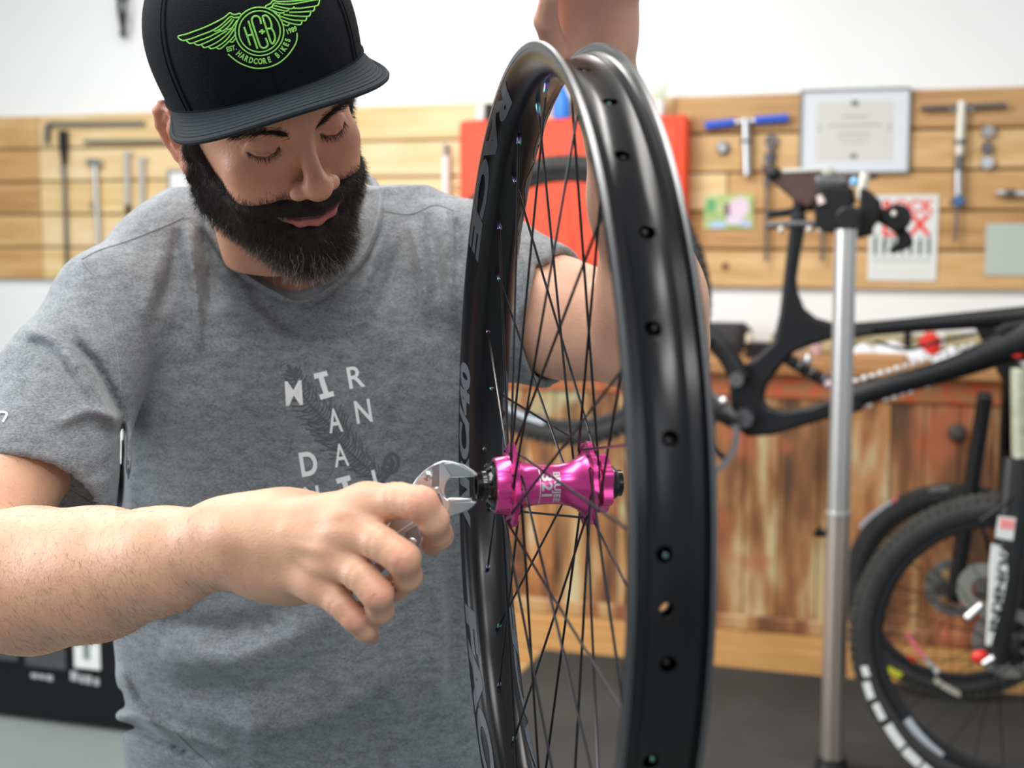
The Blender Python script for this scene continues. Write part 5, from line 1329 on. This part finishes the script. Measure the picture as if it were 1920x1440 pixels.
# thin short hairs feathering the cheek line and sides
r_ = np.random.default_rng(9); _, mh = beard_t(headV); w_ = np.exp(-((mh + .001) / .0045) ** 2) * (headV[:, 2] > -.06)
lipx = (np.sqrt((headV[:, 0] / .0275) ** 2 + ((headV[:, 2] + .047 - 3 * headV[:, 0] ** 2) / .0085) ** 2) < 1.0) & (headV[:, 1] > .07); w_ = w_ * (~lipx)
P, N = sample(headV, headF, w_ + 1e-9, 3400, r_); D = N * .45 + np.array([0, .05, -.9]) + r_.normal(0, .25, (3400, 3))
strands('stubble', P, D, .0035 + .003 * r_.random(3400), .00013, hairm, beard, HM, 3, .2, None, r_)
def hset(name, label, pts, n, spread, L, dirf, rad_=.00016, seed=3):
    r_ = np.random.default_rng(seed); SP = np.array(spline(pts, 10)); i = r_.integers(0, len(SP), n)
    P = SP[i] + r_.normal(0, 1, (n, 3)) * spread; D = dirf(P, r_)
    # drop roots onto the skin
    for _ in range(4):
        d = hs(P.astype(np.float32)); e = 1e-3; G = np.stack([hs((P + np.eye(3)[k] * e).astype(np.float32)) - d for k in range(3)], 1) / e; P = P - G * d[:, None] * .9
    return strands(name, P, D, L * (.7 + .5 * r_.random(n)), rad_, hairm, person, HM, 3, .12, None, r_)
for q in (-1, 1):
    hset('eyebrow', None, [(q * .014, .093, .038), (q * .026, .092, .0430), (q * .040, .084, .0450), (q * .054, .070, .041)], 520, np.array([.001, .001, .0030]), .008,
         lambda P, r_: np.stack([q * (.8 + .2 * r_.random(len(P))), .15 * np.ones(len(P)), .35 - 9 * np.abs(P[:, 0])], 1) + r_.normal(0, .12, (len(P), 3)), .00015, 11)
    hset('eyelashes', None, [(q * .0195, .082, .0225), (q * .0250, .0835, .0187), (q * .0325, .0845, .0173), (q * .0400, .0815, .0188), (q * .0460, .0745, .0227)], 100, np.array([.0002, .0002, .0004]), .0055,
         lambda P, r_: np.stack([q * (np.abs(P[:, 0]) - .030) * 25, .75 * np.ones(len(P)), -.75 * np.ones(len(P))], 1) + r_.normal(0, .10, (len(P), 3)), .00016, 12)
# scalp hair at the temple and behind the ear
r_ = np.random.default_rng(21); w_ = ((np.abs(headV[:, 0]) > .055) & (headV[:, 1] < .016) & (headV[:, 2] > .0) & (headV[:, 2] < .07)) * sstep(.020, .010, headV[:, 1]) * (hs(headV.astype(np.float32)) < .01)
w_ = w_ * ~((headV[:, 1] < .008) & (headV[:, 1] > -.04) & (headV[:, 2] < .042))
P, N = sample(headV, headF, w_ + 1e-9, 2600, r_); D = N * .25 + np.array([0, .1, -1.0]) + r_.normal(0, .15, (2600, 3))
strands('sideburn_hair', P, D, .007 + .004 * r_.random(2600), .00018, hairm, person, HM, 3, .15, None, r_)
# fine dark hairs on the right forearm
r_ = np.random.default_rng(31); wv = np.ones(len(Va)); tgt = A3(K(170, 1080, 1.06)); wv = np.exp(-((Va - tgt) ** 2).sum(1) / .17 ** 2) * (Nn[:, 1] < .3)
wv = wv * sstep(A3(K(470, 1010, 1.0))[0], A3(K(330, 1010, 1.0))[0], Va[:, 0])
P, N = sample(Va, Fa, wv + 1e-9, 3000, r_); D = N * .18 + np.array(CR * .55 - CU * .75) + r_.normal(0, .28, (3000, 3)); D -= N * (D * N).sum(1)[:, None] * .85
strands('arm_hair', P, D + N * .12, (.003 + .006 * r_.random(3000)), .00006, mat('arm_hair', (.10, .055, .03), .6), person, None, 4, .22, None, r_)
# ------------------------------------------------------------------ t-shirt
fab = mat('heather_grey', (.165, .180, .192), .85, sss=0)
nt = fab.node_tree; b = nt.nodes['Principled BSDF']; tc = nt.nodes['Texture Coordinate']
mp1 = _nn(nt, 'ShaderNodeMapping'); mp1.inputs['Scale'].default_value = (1, 1, 2.4); mp1.inputs['Rotation'].default_value = (0, rad(8), 0)
nt.links.new(tc.outputs['Object'], mp1.inputs['Vector'])
nA = _nn(nt, 'ShaderNodeTexNoise'); nA.inputs['Scale'].default_value = 330; nA.inputs['Detail'].default_value = 6; nA.inputs['Roughness'].default_value = .75
nt.links.new(mp1.outputs[0], nA.inputs['Vector'])
nB = _nn(nt, 'ShaderNodeTexNoise'); nB.inputs['Scale'].default_value = 60; nB.inputs['Detail'].default_value = 4; nt.links.new(mp1.outputs[0], nB.inputs['Vector'])
ad = _nn(nt, 'ShaderNodeMath', operation='MULTIPLY_ADD'); nt.links.new(nB.outputs['Fac'], ad.inputs[0]); ad.inputs[1].default_value = .35; nt.links.new(nA.outputs['Fac'], ad.inputs[2])
rp = _nn(nt, 'ShaderNodeValToRGB'); rp.color_ramp.elements[0].position = .50; rp.color_ramp.elements[1].position = .84
rp.color_ramp.elements[0].color = (.095, .105, .115, 1); rp.color_ramp.elements[1].color = (.30, .325, .345, 1)
nt.links.new(ad.outputs[0], rp.inputs['Fac']); nt.links.new(rp.outputs['Color'], b.inputs['Base Color'])
bp = _nn(nt, 'ShaderNodeBump'); bp.inputs['Strength'].default_value = .35; bp.inputs['Distance'].default_value = .0008; nt.links.new(nA.outputs['Fac'], bp.inputs['Height']); nt.links.new(bp.outputs[0], b.inputs['Normal'])
b.inputs['Sheen Weight'].default_value = .25; b.inputs['Specular IOR Level'].default_value = .2
ss_ = Sdf(); build_torso(ss_, 0.0)
sr = Sdf(); sr.chain([KR(212, 580, 1.44, 116), KR(122, 735, 1.375, 123), KR(84, 870, 1.325, 142), KR(24, 1000, 1.28, 148)], .03)
sl = Sdf(); sl.chain([KR(875, 512, 1.50, 124), KR(1000, 583, 1.465, 121), KR(1110, 625, 1.43, 121)], .03)
axr = (K(-70, 1050, 1.22) - K(60, 820, 1.33)).normalized(); hemr = A3(K(66, 966, 1.30)); axr3 = A3((axr + CR * .12 - CU * .0).normalized())
axl = (K(1225, 640, 1.40) - K(900, 525, 1.50)).normalized(); heml = A3(K(1042, 605, 1.455)); axl3 = A3((axl + CU * .16).normalized())
sri = Sdf(); sri.chain([KR(122, 735, 1.375, 107), KR(84, 870, 1.325, 126), KR(0, 1050, 1.26, 133)], .03)
sli = Sdf(); sli.chain([KR(960, 562, 1.475, 103), KR(1000, 583, 1.465, 106), KR(1130, 635, 1.42, 107)], .03)
neck = Sdf(); neck.chain([KR(546, 462, 1.425, 92), KR(545, 400, 1.46, 122), KR(535, 280, 1.50, 150)], .02); neck.cone(K(548, 480, 1.41), K(562, 552, 1.385), pxr(70, 1.4), pxr(12, 1.385), .02)
neck.cone(K(546, 470, 1.40), K(552, 440, 1.30), pxr(80, 1.4), pxr(80, 1.3), .02)
FOLDS = [  # pixel polyline, half width px, height mm (negative = valley)
    ([(352, 420), (362, 500), (370, 570), (374, 660)], 9, 4.5), ([(378, 430), (392, 500), (398, 580)], 9, -5.0), ([(330, 430), (325, 500), (300, 580)], 12, -4.0), ([(300, 470), (285, 540), (265, 600)], 14, 2.0),
    ([(425, 500), (470, 570), (520, 640)], 14, 2.5), ([(400, 500), (440, 590), (470, 680)], 13, -2.2), ([(470, 560), (540, 610), (600, 640)], 10, -2.0), ([(505, 600), (515, 680), (505, 760)], 16, 2.2),
    ([(720, 430), (690, 520), (650, 580)], 9, 2.8), ([(748, 455), (728, 530), (700, 600)], 10, -2.6), ([(770, 420), (790, 500), (800, 600)], 9, 3.0), ([(800, 400), (812, 470), (828, 560)], 10, -4.0), ([(835, 400), (840, 480), (850, 600)], 9, 3.6),
    ([(855, 410), (862, 500)], 8, -3.5), ([(640, 560), (700, 620), (760, 640)], 14, 1.8),
    ([(228, 760), (228, 860), (226, 960)], 9, -5), ([(140, 640), (190, 700), (224, 770)], 9, -5.5), ([(120, 655), (170, 730), (215, 800)], 12, 3.5), ([(115, 790), (170, 770), (225, 790)], 10, 3.0), ([(110, 815), (170, 795), (226, 815)], 9, -1.6), ([(50, 640), (100, 660), (140, 720)], 10, -2.5), ([(40, 620), (95, 635), (150, 690)], 10, 2.0),
    ([(150, 900), (190, 880), (226, 850)], 9, -.8),
    ([(210, 1362), (260, 1366), (330, 1400), (400, 1430)], 9, -4.5), ([(215, 1345), (262, 1345), (340, 1375), (430, 1410)], 9, 3.5), ([(225, 1255), (240, 1300), (270, 1345), (330, 1400)], 10, 2.5), ([(225, 1290), (232, 1330)], 9, -3),
    ([(300, 1220), (400, 1240), (520, 1210), (620, 1150)], 26, 4.5), ([(330, 1270), (430, 1300), (560, 1270), (680, 1180)], 26, -4.0), ([(340, 1330), (480, 1370), (640, 1330), (760, 1230)], 24, 2.6), ([(300, 1160), (420, 1180), (520, 1160)], 20, -3.5),
    ([(700, 1260), (760, 1330), (780, 1440)], 18, 2.2), ([(820, 1080), (826, 1200), (820, 1340)], 14, 2.4), ([(842, 980), (850, 1150), (850, 1300)], 12, -2.6), ([(720, 760), (745, 700), (738, 660)], 18, 1.8), ([(725, 840), (735, 780)], 14, -1.8),
    ([(560, 1240), (620, 1330), (640, 1440)], 24, -1.8), ([(430, 1240), (470, 1330), (480, 1440)], 24, 1.6),
    ([(955, 470), (945, 530), (965, 580)], 6, -2.5), ([(975, 462), (990, 520), (985, 590)], 6, 2.4), ([(1000, 470), (1010, 530), (1000, 600)], 6, -2.4), ([(1025, 478), (1040, 520), (1020, 590)], 6, 2.2), ([(1050, 492), (1055, 530), (1030, 580)], 6, -2.2)]
FO = []
for pl, wd, am in FOLDS:
    q = np.array(spline(pl, 6)); FO.append((q, wd, am * .0025, q.min(0) - 3 * wd, q.max(0) + 3 * wd))
cam3 = A3(CAM); cr3, cu3, cf3 = A3(CR), A3(CU), A3(CF)
def topix(P):
    q = P - cam3; z_ = q @ cf3; return 960 + F * (q @ cr3) / z_, 720 - F * (q @ cu3) / z_, z_
def foldf(P):
    px, py, _ = topix(P); out = np.zeros(len(P), np.float32); lo_ = np.array([px.min(), py.min()]); hi_ = np.array([px.max(), py.max()])
    for q, wd, am, l, h_ in FO:
        if (l > hi_).any() or (h_ < lo_).any(): continue
        d2 = np.full(len(P), 1e9); par = np.zeros(len(P))
        for i in range(len(q) - 1):
            a, b_ = q[i], q[i + 1]; ab = b_ - a; t = np.clip(((px - a[0]) * ab[0] + (py - a[1]) * ab[1]) / (ab @ ab + 1e-9), 0, 1)
            dd_ = (px - a[0] - t * ab[0]) ** 2 + (py - a[1] - t * ab[1]) ** 2; m_ = dd_ < d2; d2 = np.where(m_, dd_, d2); par = np.where(m_, (i + t) / (len(q) - 1), par)
        tp = np.clip(np.minimum(par, 1 - par) / .25, 0, 1) ** .7 * .8 + .2
        out += am * np.exp(-d2 / wd ** 2) * tp
    return out
def shirt_f(P, cull=None):
    d = ss_(P, cull)
    a = np.maximum(sr(P, cull), (P - hemr) @ axr3); bb = np.maximum(sl(P, cull), (P - heml) @ axl3)
    d = smin(d, a, .018); d = smin(d, bb, .03)
    big = 3 * np.sin(P[:, 0] * 21 + 2 * np.sin(P[:, 2] * 13)) * np.sin(P[:, 2] * 17 + P[:, 0] * 9) * .0006
    d = d - foldf(P) - big
    inner_r = np.maximum(sri(P, cull), -((P - hemr) @ axr3) - .026); inner_l = np.maximum(sli(P, cull), -((P - heml) @ axl3) - .026)
    d = np.maximum(d, -inner_r); d = np.maximum(d, -inner_l)
    d = -smin(-d, neck(P, cull), .006)
    # hollow: keep a shell
    return d
lo5, hi5 = bbox([K(-60, 1000, 1.2), K(150, 480, 1.4), K(980, 1640, 1.72), K(1120, 480, 1.4), K(980, 380, 1.72), K(1120, 760, 1.4), K(200, 1640, 1.36), K(-110, 800, 1.3)], .03)
Vs, Fs = polygonize(shirt_f, lo5, hi5, .0034); Vs = relax(Vs, Fs, 1, .5)
shirt = np_mesh('t_shirt', Vs, Fs, fab, person)
bvs = BVHTree.FromPolygons([tuple(v) for v in Vs], [tuple(f) for f in Fs])
def cast(px, py, bvh, off=.0006, dmin=.8):
    r_ = ray(px, py).normalized(); h_ = bvh.ray_cast(CAM + r_ * dmin, r_)
    if h_[0] is None: return None
    n = h_[1] if h_[1].dot(r_) < 0 else -h_[1]; return h_[0] + n * off
def castline(pts, bvh, off, n=8):
    out = []
    for p in spline(pts, n):
        q = cast(p[0], p[1], bvh, off)
        if q is not None: out.append(q)
    return out
# ribbed collar following the neck opening
nk = [(383, 380, 1.50), (386, 410, 1.475), (402, 452, 1.445), (432, 492, 1.42), (474, 526, 1.40), (518, 550, 1.385), (560, 571, 1.378), (600, 556, 1.385), (645, 524, 1.40), (684, 480, 1.425), (706, 430, 1.45), (716, 385, 1.48), (705, 345, 1.53), (650, 318, 1.57), (560, 308, 1.59), (470, 318, 1.58), (405, 345, 1.54)]
pts = []
for (x_, y_, d_) in nk:
    q = cast(x_, y_ + 5, bvs, .0) if y_ > 395 else None
    pts.append(tuple(q if (q is not None and abs((q - CAM).dot(CF) - d_) < .05) else K(x_, y_, d_)))
pts = [Vector(p) for p in spline(pts, 6, closed=True)]
for _ in range(6): pts = [(pts[i - 1] + pts[i] * 2 + pts[(i + 1) % len(pts)]) * .25 for i in range(len(pts))]
colm = mat('heather_grey_rib', (.13, .145, .157), .85, var=.25, scale=220, bump=.4, bscale=500)
MB().tube(pts, .0075, 14, sec=(.95, .40), up=-CF * .3 + CU, closed=True).build('collar', fab, shirt)
# seams
def seam(name, pl, r_=.0008, off=.0002, n=8, m_=None):
    q = castline(pl, bvs, off, n)
    if len(q) > 2:
        # break where the surface jumps
        run = [q[0]]
        for a in q[1:]:
            if (a - run[-1]).length > .03:
                if len(run) > 2: MB().tube(run, r_, 6, cap=True).build(name, m_ or fab, shirt)
                run = [a]
            else: run.append(a)
        if len(run) > 2: MB().tube(run, r_, 6).build(name, m_ or fab, shirt)
seam('seam', [(153, 487), (185, 470), (240, 452), (300, 428), (345, 408)]); seam('seam', [(155, 490), (185, 530), (205, 590), (222, 680), (230, 780), (229, 900), (226, 955)], .0013)
seam('seam', [(225, 1255), (260, 1310), (320, 1365), (400, 1440)]); seam('seam', [(722, 396), (770, 402), (815, 385), (850, 395)]); seam('seam', [(838, 392), (842, 450), (850, 520), (858, 620)])
seam('sleeve_hem', [(2, 868), (60, 886), (120, 912), (190, 955)], .0008)
# printed letters
prt = mat('print_white', (.86, .89, .90), .6)
def shirt_text(ch, cx_, cy_, h_, w_, rot, bold):
    V, Fc = text_mesh(ch, 1.0, bold, .09); V = V - (V.min(0) + V.max(0)) / 2; wv, hv = V.max(0) - V.min(0); c, s_ = math.cos(rot), math.sin(rot); vs = []
    for a, b_ in V:
        X = a / wv * w_; Y = b_ / hv * h_; p = cast(cx_ + X * c - Y * s_, cy_ - (X * s_ + Y * c), bvs, .0012)
        if p is None: p = K(cx_, cy_, 1.4)
        vs.append(p)
    MB().add(vs, Fc).build('print', prt, shirt, fix=False, smooth=False)
for a in (('M', 551, 737, 46, 32, rad(4), .014), ('R', 667, 707, 41, 30, rad(10), .012), ('A', 628, 788, 45, 26, rad(8), .012), ('N', 681, 771, 43, 30, rad(9), .015), ('D', 579, 869, 46, 32, rad(9), .03), ('A', 639, 853, 43, 27, rad(8), .006), ('N', 586, 932, 42, 28, rad(9), .025), ('L', 712, 895, 34, 26, rad(14), .004)): shirt_text(*a)
def strokes(pls, wpx, m_, name, off=.0012):
    for pl in pls:
        q = np.array(spline(pl, 3)) if len(pl) > 2 else np.array([np.array(pl[0]) * (1 - t) + np.array(pl[1]) * t for t in np.linspace(0, 1, 5)])
        vs = []; 
        for i in range(len(q)):
            t = q[min(i + 1, len(q) - 1)] - q[max(i - 1, 0)]; t = t / (np.linalg.norm(t) + 1e-9); n = np.array([-t[1], t[0]]) * wpx / 2
            for s_ in (1, -1):
                p = cast(q[i][0] + n[0] * s_, q[i][1] + n[1] * s_, bvs, off); vs.append(p if p is not None else K(q[i][0], q[i][1], 1.4))
        MB().add(vs, [(2 * i, 2 * i + 1, 2 * i + 3, 2 * i + 2) for i in range(len(q) - 1)]).build(name, m_, shirt, fix=False, smooth=False)
strokes([[(589, 706), (614, 700)], [(601, 704), (613, 742)], [(600, 745), (626, 738)]], 10, prt, 'print')
strokes([[(631, 902), (657, 895)], [(645, 900), (652, 925)]], 10, prt, 'print')
strokes([[(-8, 790), (-2, 776), (8, 774), (14, 778), (6, 792)]], 4, prt, 'print')
# faint dark fern printed under the letters
dark = mat('print_charcoal', (.105, .114, .122), .85)
sp_ = np.array(spline([(545, 690), (570, 745), (612, 790), (640, 830), (680, 870), (722, 905)], 9)); fern = []
for i in range(2, len(sp_) - 1, 1):
    t = sp_[i + 1] - sp_[i - 1]; t /= np.linalg.norm(t); n = np.array([-t[1], t[0]]); L = 12 + 26 * math.sin(PI * i / len(sp_)) 
    for s_ in (1, -1):
        a = sp_[i]; fern.append([tuple(a), tuple(a + n * s_ * L * (.45 + .1 * math.sin(i * 1.7)) - t * L * .12), tuple(a + n * s_ * L * (.9 + .2 * math.sin(i * 2.3)) - t * L * .6)])
strokes(fern, 2.0, dark, 'fern_print', .0008); strokes([[tuple(p) for p in sp_[::6]]], 3, dark, 'fern_print', .0008)
strokes([[(729, 852), (737, 850), (745, 858), (746, 872), (738, 884), (727, 886), (720, 876), (722, 862), (729, 852)], [(732, 858), (738, 868), (730, 880)], [(735, 864), (733, 876)], [(724, 868), (738, 872)], [(730, 886), (716, 905)], [(541, 683), (546, 700), (556, 708)], [(556, 690), (550, 704)]], 6, dark, 'fern_print', .0008)

# ------------------------------------------------------------------ cap
capm = mat('cap_black_twill', (.0038, .0050, .0075), .85, var=.25, scale=500, bump=.5, bscale=900, spec=.15)
brimm = mat('cap_brim_twill', (.0075, .0135, .0185), .8, var=.3, scale=500, bump=.4, bscale=900, spec=.3)
CT = 12
_r = Vector((.3221, -.0862, .2106)); CM = HM @ Matrix.Scale(1.0575 / HS, 4) @ Matrix.Translation((.00085, .0137, .0533)) @ Matrix.Rotation(_r.length, 4, _r.normalized())
cap = empty('cap_holder', CM, None, None); 
def crown_pt(th, t, out=0):
    A_, Bf, Bb, Hc = .0850, .1040, .1180, .122
    s_ = max(1 - t ** 3.4, 0) ** (1 / 2.3); c, q = math.cos(th), math.sin(th)
    e = 2 / 2.25; X = A_ * s_ * math.copysign(abs(q) ** e, q); Y = (Bf if c > 0 else Bb) * s_ * math.copysign(abs(c) ** e, c)
    Y += .012 * t * (1 - t) * max(c, 0) - .010 * t * t; X *= 1 + .05 * math.sin(PI * min(t * 1.3, 1))
    p = Vector((X, Y, Hc * t)); 
    if out: p += Vector((X, Y, 0)).normalized() * out
    return p
mb = MB(); NT, NL = 120, 34; vs = []; fs = []
for j in range(NL + 1):
    t = 1 - (1 - j / NL) ** 1.8 if j else 0
    for i in range(NT): vs.append(crown_pt(2 * PI * i / NT, min(t, .9995)))
for j in range(NL):
    for i in range(NT): k = (i + 1) % NT; fs.append((j * NT + i, j * NT + k, (j + 1) * NT + k, (j + 1) * NT + i))
vs2 = [crown_pt(2 * PI * i / NT, 0, -.003) + Vector((0, 0, .012)) for i in range(NT)]; n0 = len(vs)
mb.add(vs + vs2, fs + [(i, n0 + i, n0 + (i + 1) % NT, (i + 1) % NT) for i in range(NT)])
bpy.data.objects.remove(cap)
capo = mb.build('cap', capm, person, M=CM, ang=60)
Vc = [CM @ v.co for v in capo.data.vertices]; bvc = BVHTree.FromPolygons(Vc, [tuple(p.vertices) for p in capo.data.polygons])
def crown_seam(th, name='panel_seam', r_=.0012):
    MB().tube([crown_pt(th, 1 - (1 - j / 30) ** 1.6, .0002) for j in range(30)], r_, 6).build(name, capm, capo, M=CM)
for a in (52, -52, 115, -115, 180): crown_seam(rad(a))
crown_seam(0, 'panel_seam', .0004)
for a in (56, -56): crown_seam(rad(a), 'stitch_line', .0006)
MB().tube([crown_pt(2 * PI * i / 90, 0, .0008) + Vector((0, 0, .0015)) for i in range(90)], .0013, 6, closed=True).build('band_seam', capm, capo, M=CM)
# flat brim
def brim_pt(u, v, dz=0):
    th = rad(80) * u; p0 = crown_pt(th, 0)
    ext = .071 * max(1 - abs(u) ** 3.2, 0) ** .55
    X = p0.x + math.sin(th) * .016 * v * max(1 - abs(u) ** 6, 0); Y = p0.y - .004 + ext * v
    Z = .0005 - 1.0 * X * X * min(v * 1.5, 1) - .02 * v * ext * 2 + dz
    return Vector((X, Y, Z))
mb = MB(); NU, NV = 72, 14; vs = []; fs = []
for s_ in (0, 1):
    for j in range(NV + 1):
        for i in range(NU + 1):
            u = -1 + 2 * i / NU; v = j / NV; u = math.copysign(abs(u) ** .8, u)
            vs.append(brim_pt(u, v, .0017 * math.sqrt(max(1 - v ** 14, 0)) * (1 if s_ == 0 else -1)))
W_ = NU + 1; n0 = W_ * (NV + 1)
for j in range(NV):
    for i in range(NU):
        q = (j * W_ + i, j * W_ + i + 1, (j + 1) * W_ + i + 1, (j + 1) * W_ + i); fs.append(q); fs.append(tuple(n0 + k for k in q[::-1]))
for i in range(NU): fs.append((NV * W_ + i, NV * W_ + i + 1, n0 + NV * W_ + i + 1, n0 + NV * W_ + i)); fs.append((i + 1, i, n0 + i, n0 + i + 1))
brim = mb.add(vs, fs).build('brim', brimm, capo, M=CM, ang=60)
MB().tube([brim_pt(math.copysign(abs(-1 + 2 * i / 80) ** .8, -1 + 2 * i / 80), 1.0) for i in range(81)], .0023, 8).build('brim_edge', brimm, brim, M=CM)
for v in (.16, .28, .40, .52, .64, .76, .88):
    MB().tube([brim_pt(math.copysign(abs(-.93 + 1.86 * i / 60) ** .8, -.93 + 1.86 * i / 60), v, .0018) for i in range(61)], .00032, 4).build('stitch_line', brimm, brim, M=CM)
# embroidered winged badge
green = mat('green_thread', (.24, .60, .11), .6, var=.25, scale=900)
def LG(p): return (320 + p[0] / 6.4, p[1] / 6.4)
def thread(pl, r_=.00066, sm=True, parent=capo, name='embroidery'):
    q = [LG(p) for p in pl]; q = spline(q, 5) if sm and len(q) > 2 else [np.array(q[i]) * (1 - t) + np.array(q[i + 1]) * t for i in range(len(q) - 1) for t in (0, .25, .5, .75, 1)]
    run = [c for c in (cast(a[0], a[1], bvc, .0003) for a in q) if c is not None]
    run = [run[0]] + [run[i] for i in range(1, len(run)) if (run[i] - run[i - 1]).length > 1e-5] if run else []
    if len(run) > 1: return MB().tube(run, r_, 6).build(name, green, parent)
emb = None
circ_ = lambda rx, ry, n=40: [(1066 + rx * math.cos(2 * PI * i / n), 379 + ry * math.sin(2 * PI * i / n)) for i in range(n + 1)]
emb = thread(circ_(291, 289)); P_ = emb
thread(circ_(247, 246), parent=P_, name='thread')
TH = [[(690, 650), (800, 740), (930, 800), (1050, 822), (1180, 805), (1300, 755), (1400, 670), (1480, 560), (1512, 480), (1515, 395)],
 [(845, 180), (825, 165), (780, 178), (735, 172), (710, 158), (640, 215), (520, 280), (400, 335), (280, 380), (180, 415), (92, 440), (150, 487), (250, 465), (370, 420), (500, 370), (610, 300), (715, 205), (760, 215), (830, 208)],
 [(190, 485), (240, 522), (340, 490), (450, 450), (530, 410), (600, 375)], [(280, 515), (335, 543), (430, 510), (530, 460), (620, 405), (680, 370)], [(375, 540), (410, 572), (500, 540), (600, 480), (690, 400), (750, 330)],
 [(455, 560), (495, 585), (580, 550), (680, 470), (770, 340)], [(545, 568), (590, 588), (650, 545), (750, 450), (785, 390)], [(700, 490), (740, 508), (785, 455)],
 [(510, 355), (545, 375), (610, 340), (690, 270), (735, 225)], [(585, 355), (620, 375), (690, 325), (760, 235)], [(660, 345), (700, 355), (745, 325), (795, 250)],
 [(1130, 95), (1150, 70), (1200, 45), (1228, 12), (1290, 22), (1400, 20), (1520, 12), (1640, 0), (1740, -14)], [(1165, 105), (1215, 85), (1245, 42), (1320, 50), (1430, 55), (1560, 35), (1700, 8), (1780, -4)],
 [(1785, -2), (1770, 55), (1740, 75), (1640, 90), (1560, 103), (1470, 103)], [(1725, 85), (1715, 130), (1680, 138), (1560, 148), (1420, 150)], [(1680, 145), (1665, 190), (1630, 200), (1500, 195), (1350, 178)],
 [(1630, 205), (1618, 248), (1580, 250), (1450, 240), (1300, 195)], [(1575, 258), (1560, 295), (1520, 298), (1430, 280), (1310, 235)], [(1425, 285), (1395, 312), (1345, 290)],
 [(1240, 70), (1330, 90), (1400, 105), (1460, 105), (1482, 82)], [(1215, 95), (1300, 120), (1390, 135), (1420, 115)], [(1200, 120), (1290, 155), (1350, 158), (1362, 148)], [(1240, 150), (1290, 190), (1310, 170)]]
for q in TH: thread(q, parent=P_, name='thread')
for q in ([(880, 325), (955, 545)], [(930, 250), (1040, 585)], [(925, 428), (985, 418)], [(1100, 200), (1200, 510)], [(1150, 350), (1212, 342)], [(1060, 385), (1132, 378)], [(1080, 362), (1112, 402)], [(1096, 352), (1098, 412)]): thread(q, .0009, False, P_, 'thread')
thread([(1085, 290), (1070, 225), (1040, 198), (1000, 200), (975, 235), (985, 290), (1030, 430), (1070, 545), (1100, 575), (1140, 572), (1165, 540), (1155, 500), (1135, 455)], .0009, True, P_, 'thread')
thread([(1100, 200), (1140, 188), (1180, 220), (1207, 290), (1212, 342), (1240, 400), (1252, 470), (1225, 525), (1200, 512)], .0009, True, P_, 'thread')
def cap_text(ch, cx_, cy_, h_, rot, wmul=1.0, bold=.035):
    V, Fc = text_mesh(ch, 1.0, bold, .12); V = V - (V.min(0) + V.max(0)) / 2; hv = V.max(0)[1] - V.min(0)[1]; c, s_ = math.cos(rot), math.sin(rot); vs = []
    for a, b_ in V:
        X = a / hv * h_ * wmul; Y = b_ / hv * h_; x_, y_ = LG((cx_ + X * c - Y * s_, cy_ - (X * s_ + Y * c))); p = cast(x_, y_, bvc, .0009)
        vs.append(p if p is not None else CM @ Vector((0, .1, .05)))
    MB().add(vs, Fc).build('lettering', green, P_, fix=False, smooth=False)
cap_text('EST.', 732, 580, 62, rad(14), .85); cap_text('1989', 1450, 362, 66, rad(20), .8)
tx = 'HARDCORE BIKES'
for i, ch in enumerate(tx):
    if ch == ' ': continue
    a = rad(133 - (133 - 16) * (i + .0) / (len(tx) - 1)); cap_text(ch, 1062 + 352 * math.cos(a), 385 + 350 * math.sin(a), 74, PI / 2 - a, .72 if ch != 'I' else .4, .05)

# ------------------------------------------------------------------ jeans and shoes (below the frame)
jn = Sdf(); hz = K(560, 1640, 1.5).z
jn.ball((tc_.x, 1.545, hz + .02), (.175, .125, .13), .05)
for q in (-1, 1): jn.chain([(Vector((tc_.x + q * .09, 1.55, hz - .02)), .095), (Vector((tc_.x + q * .12, 1.47, .46)), .066), (Vector((tc_.x + q * .13, 1.56, .10)), .055)], .03)
lo6, hi6 = bbox([(tc_.x - .25, 1.38, .04), (tc_.x + .25, 1.70, hz + .15)], .03)
Vj, Fj = polygonize(lambda P, c=None: jn(P, c), lo6, hi6, .010); np_mesh('jeans', Vj, Fj, mat('denim', (.03, .045, .08), .8, var=.2, scale=60), person)
for q in (-1, 1):
    sh_ = Sdf(); x0 = tc_.x + q * .13; sh_.chain([(Vector((x0, 1.60, .055)), .048), (Vector((x0 + q * .01, 1.48, .045)), .043), (Vector((x0 + q * .015, 1.40, .036)), .034)], .02); sh_.ball((x0, 1.59, .085), (.045, .05, .06), .02)
    Vq, Fq_ = polygonize(lambda P, c=None: np.maximum(sh_(P, c), .001 - P[:, 2]), (x0 - .08, 1.34, -.01), (x0 + .08, 1.67, .16), .006); np_mesh('shoe', Vq, Fq_, mat('shoe_black', (.02, .02, .02), .6), person)
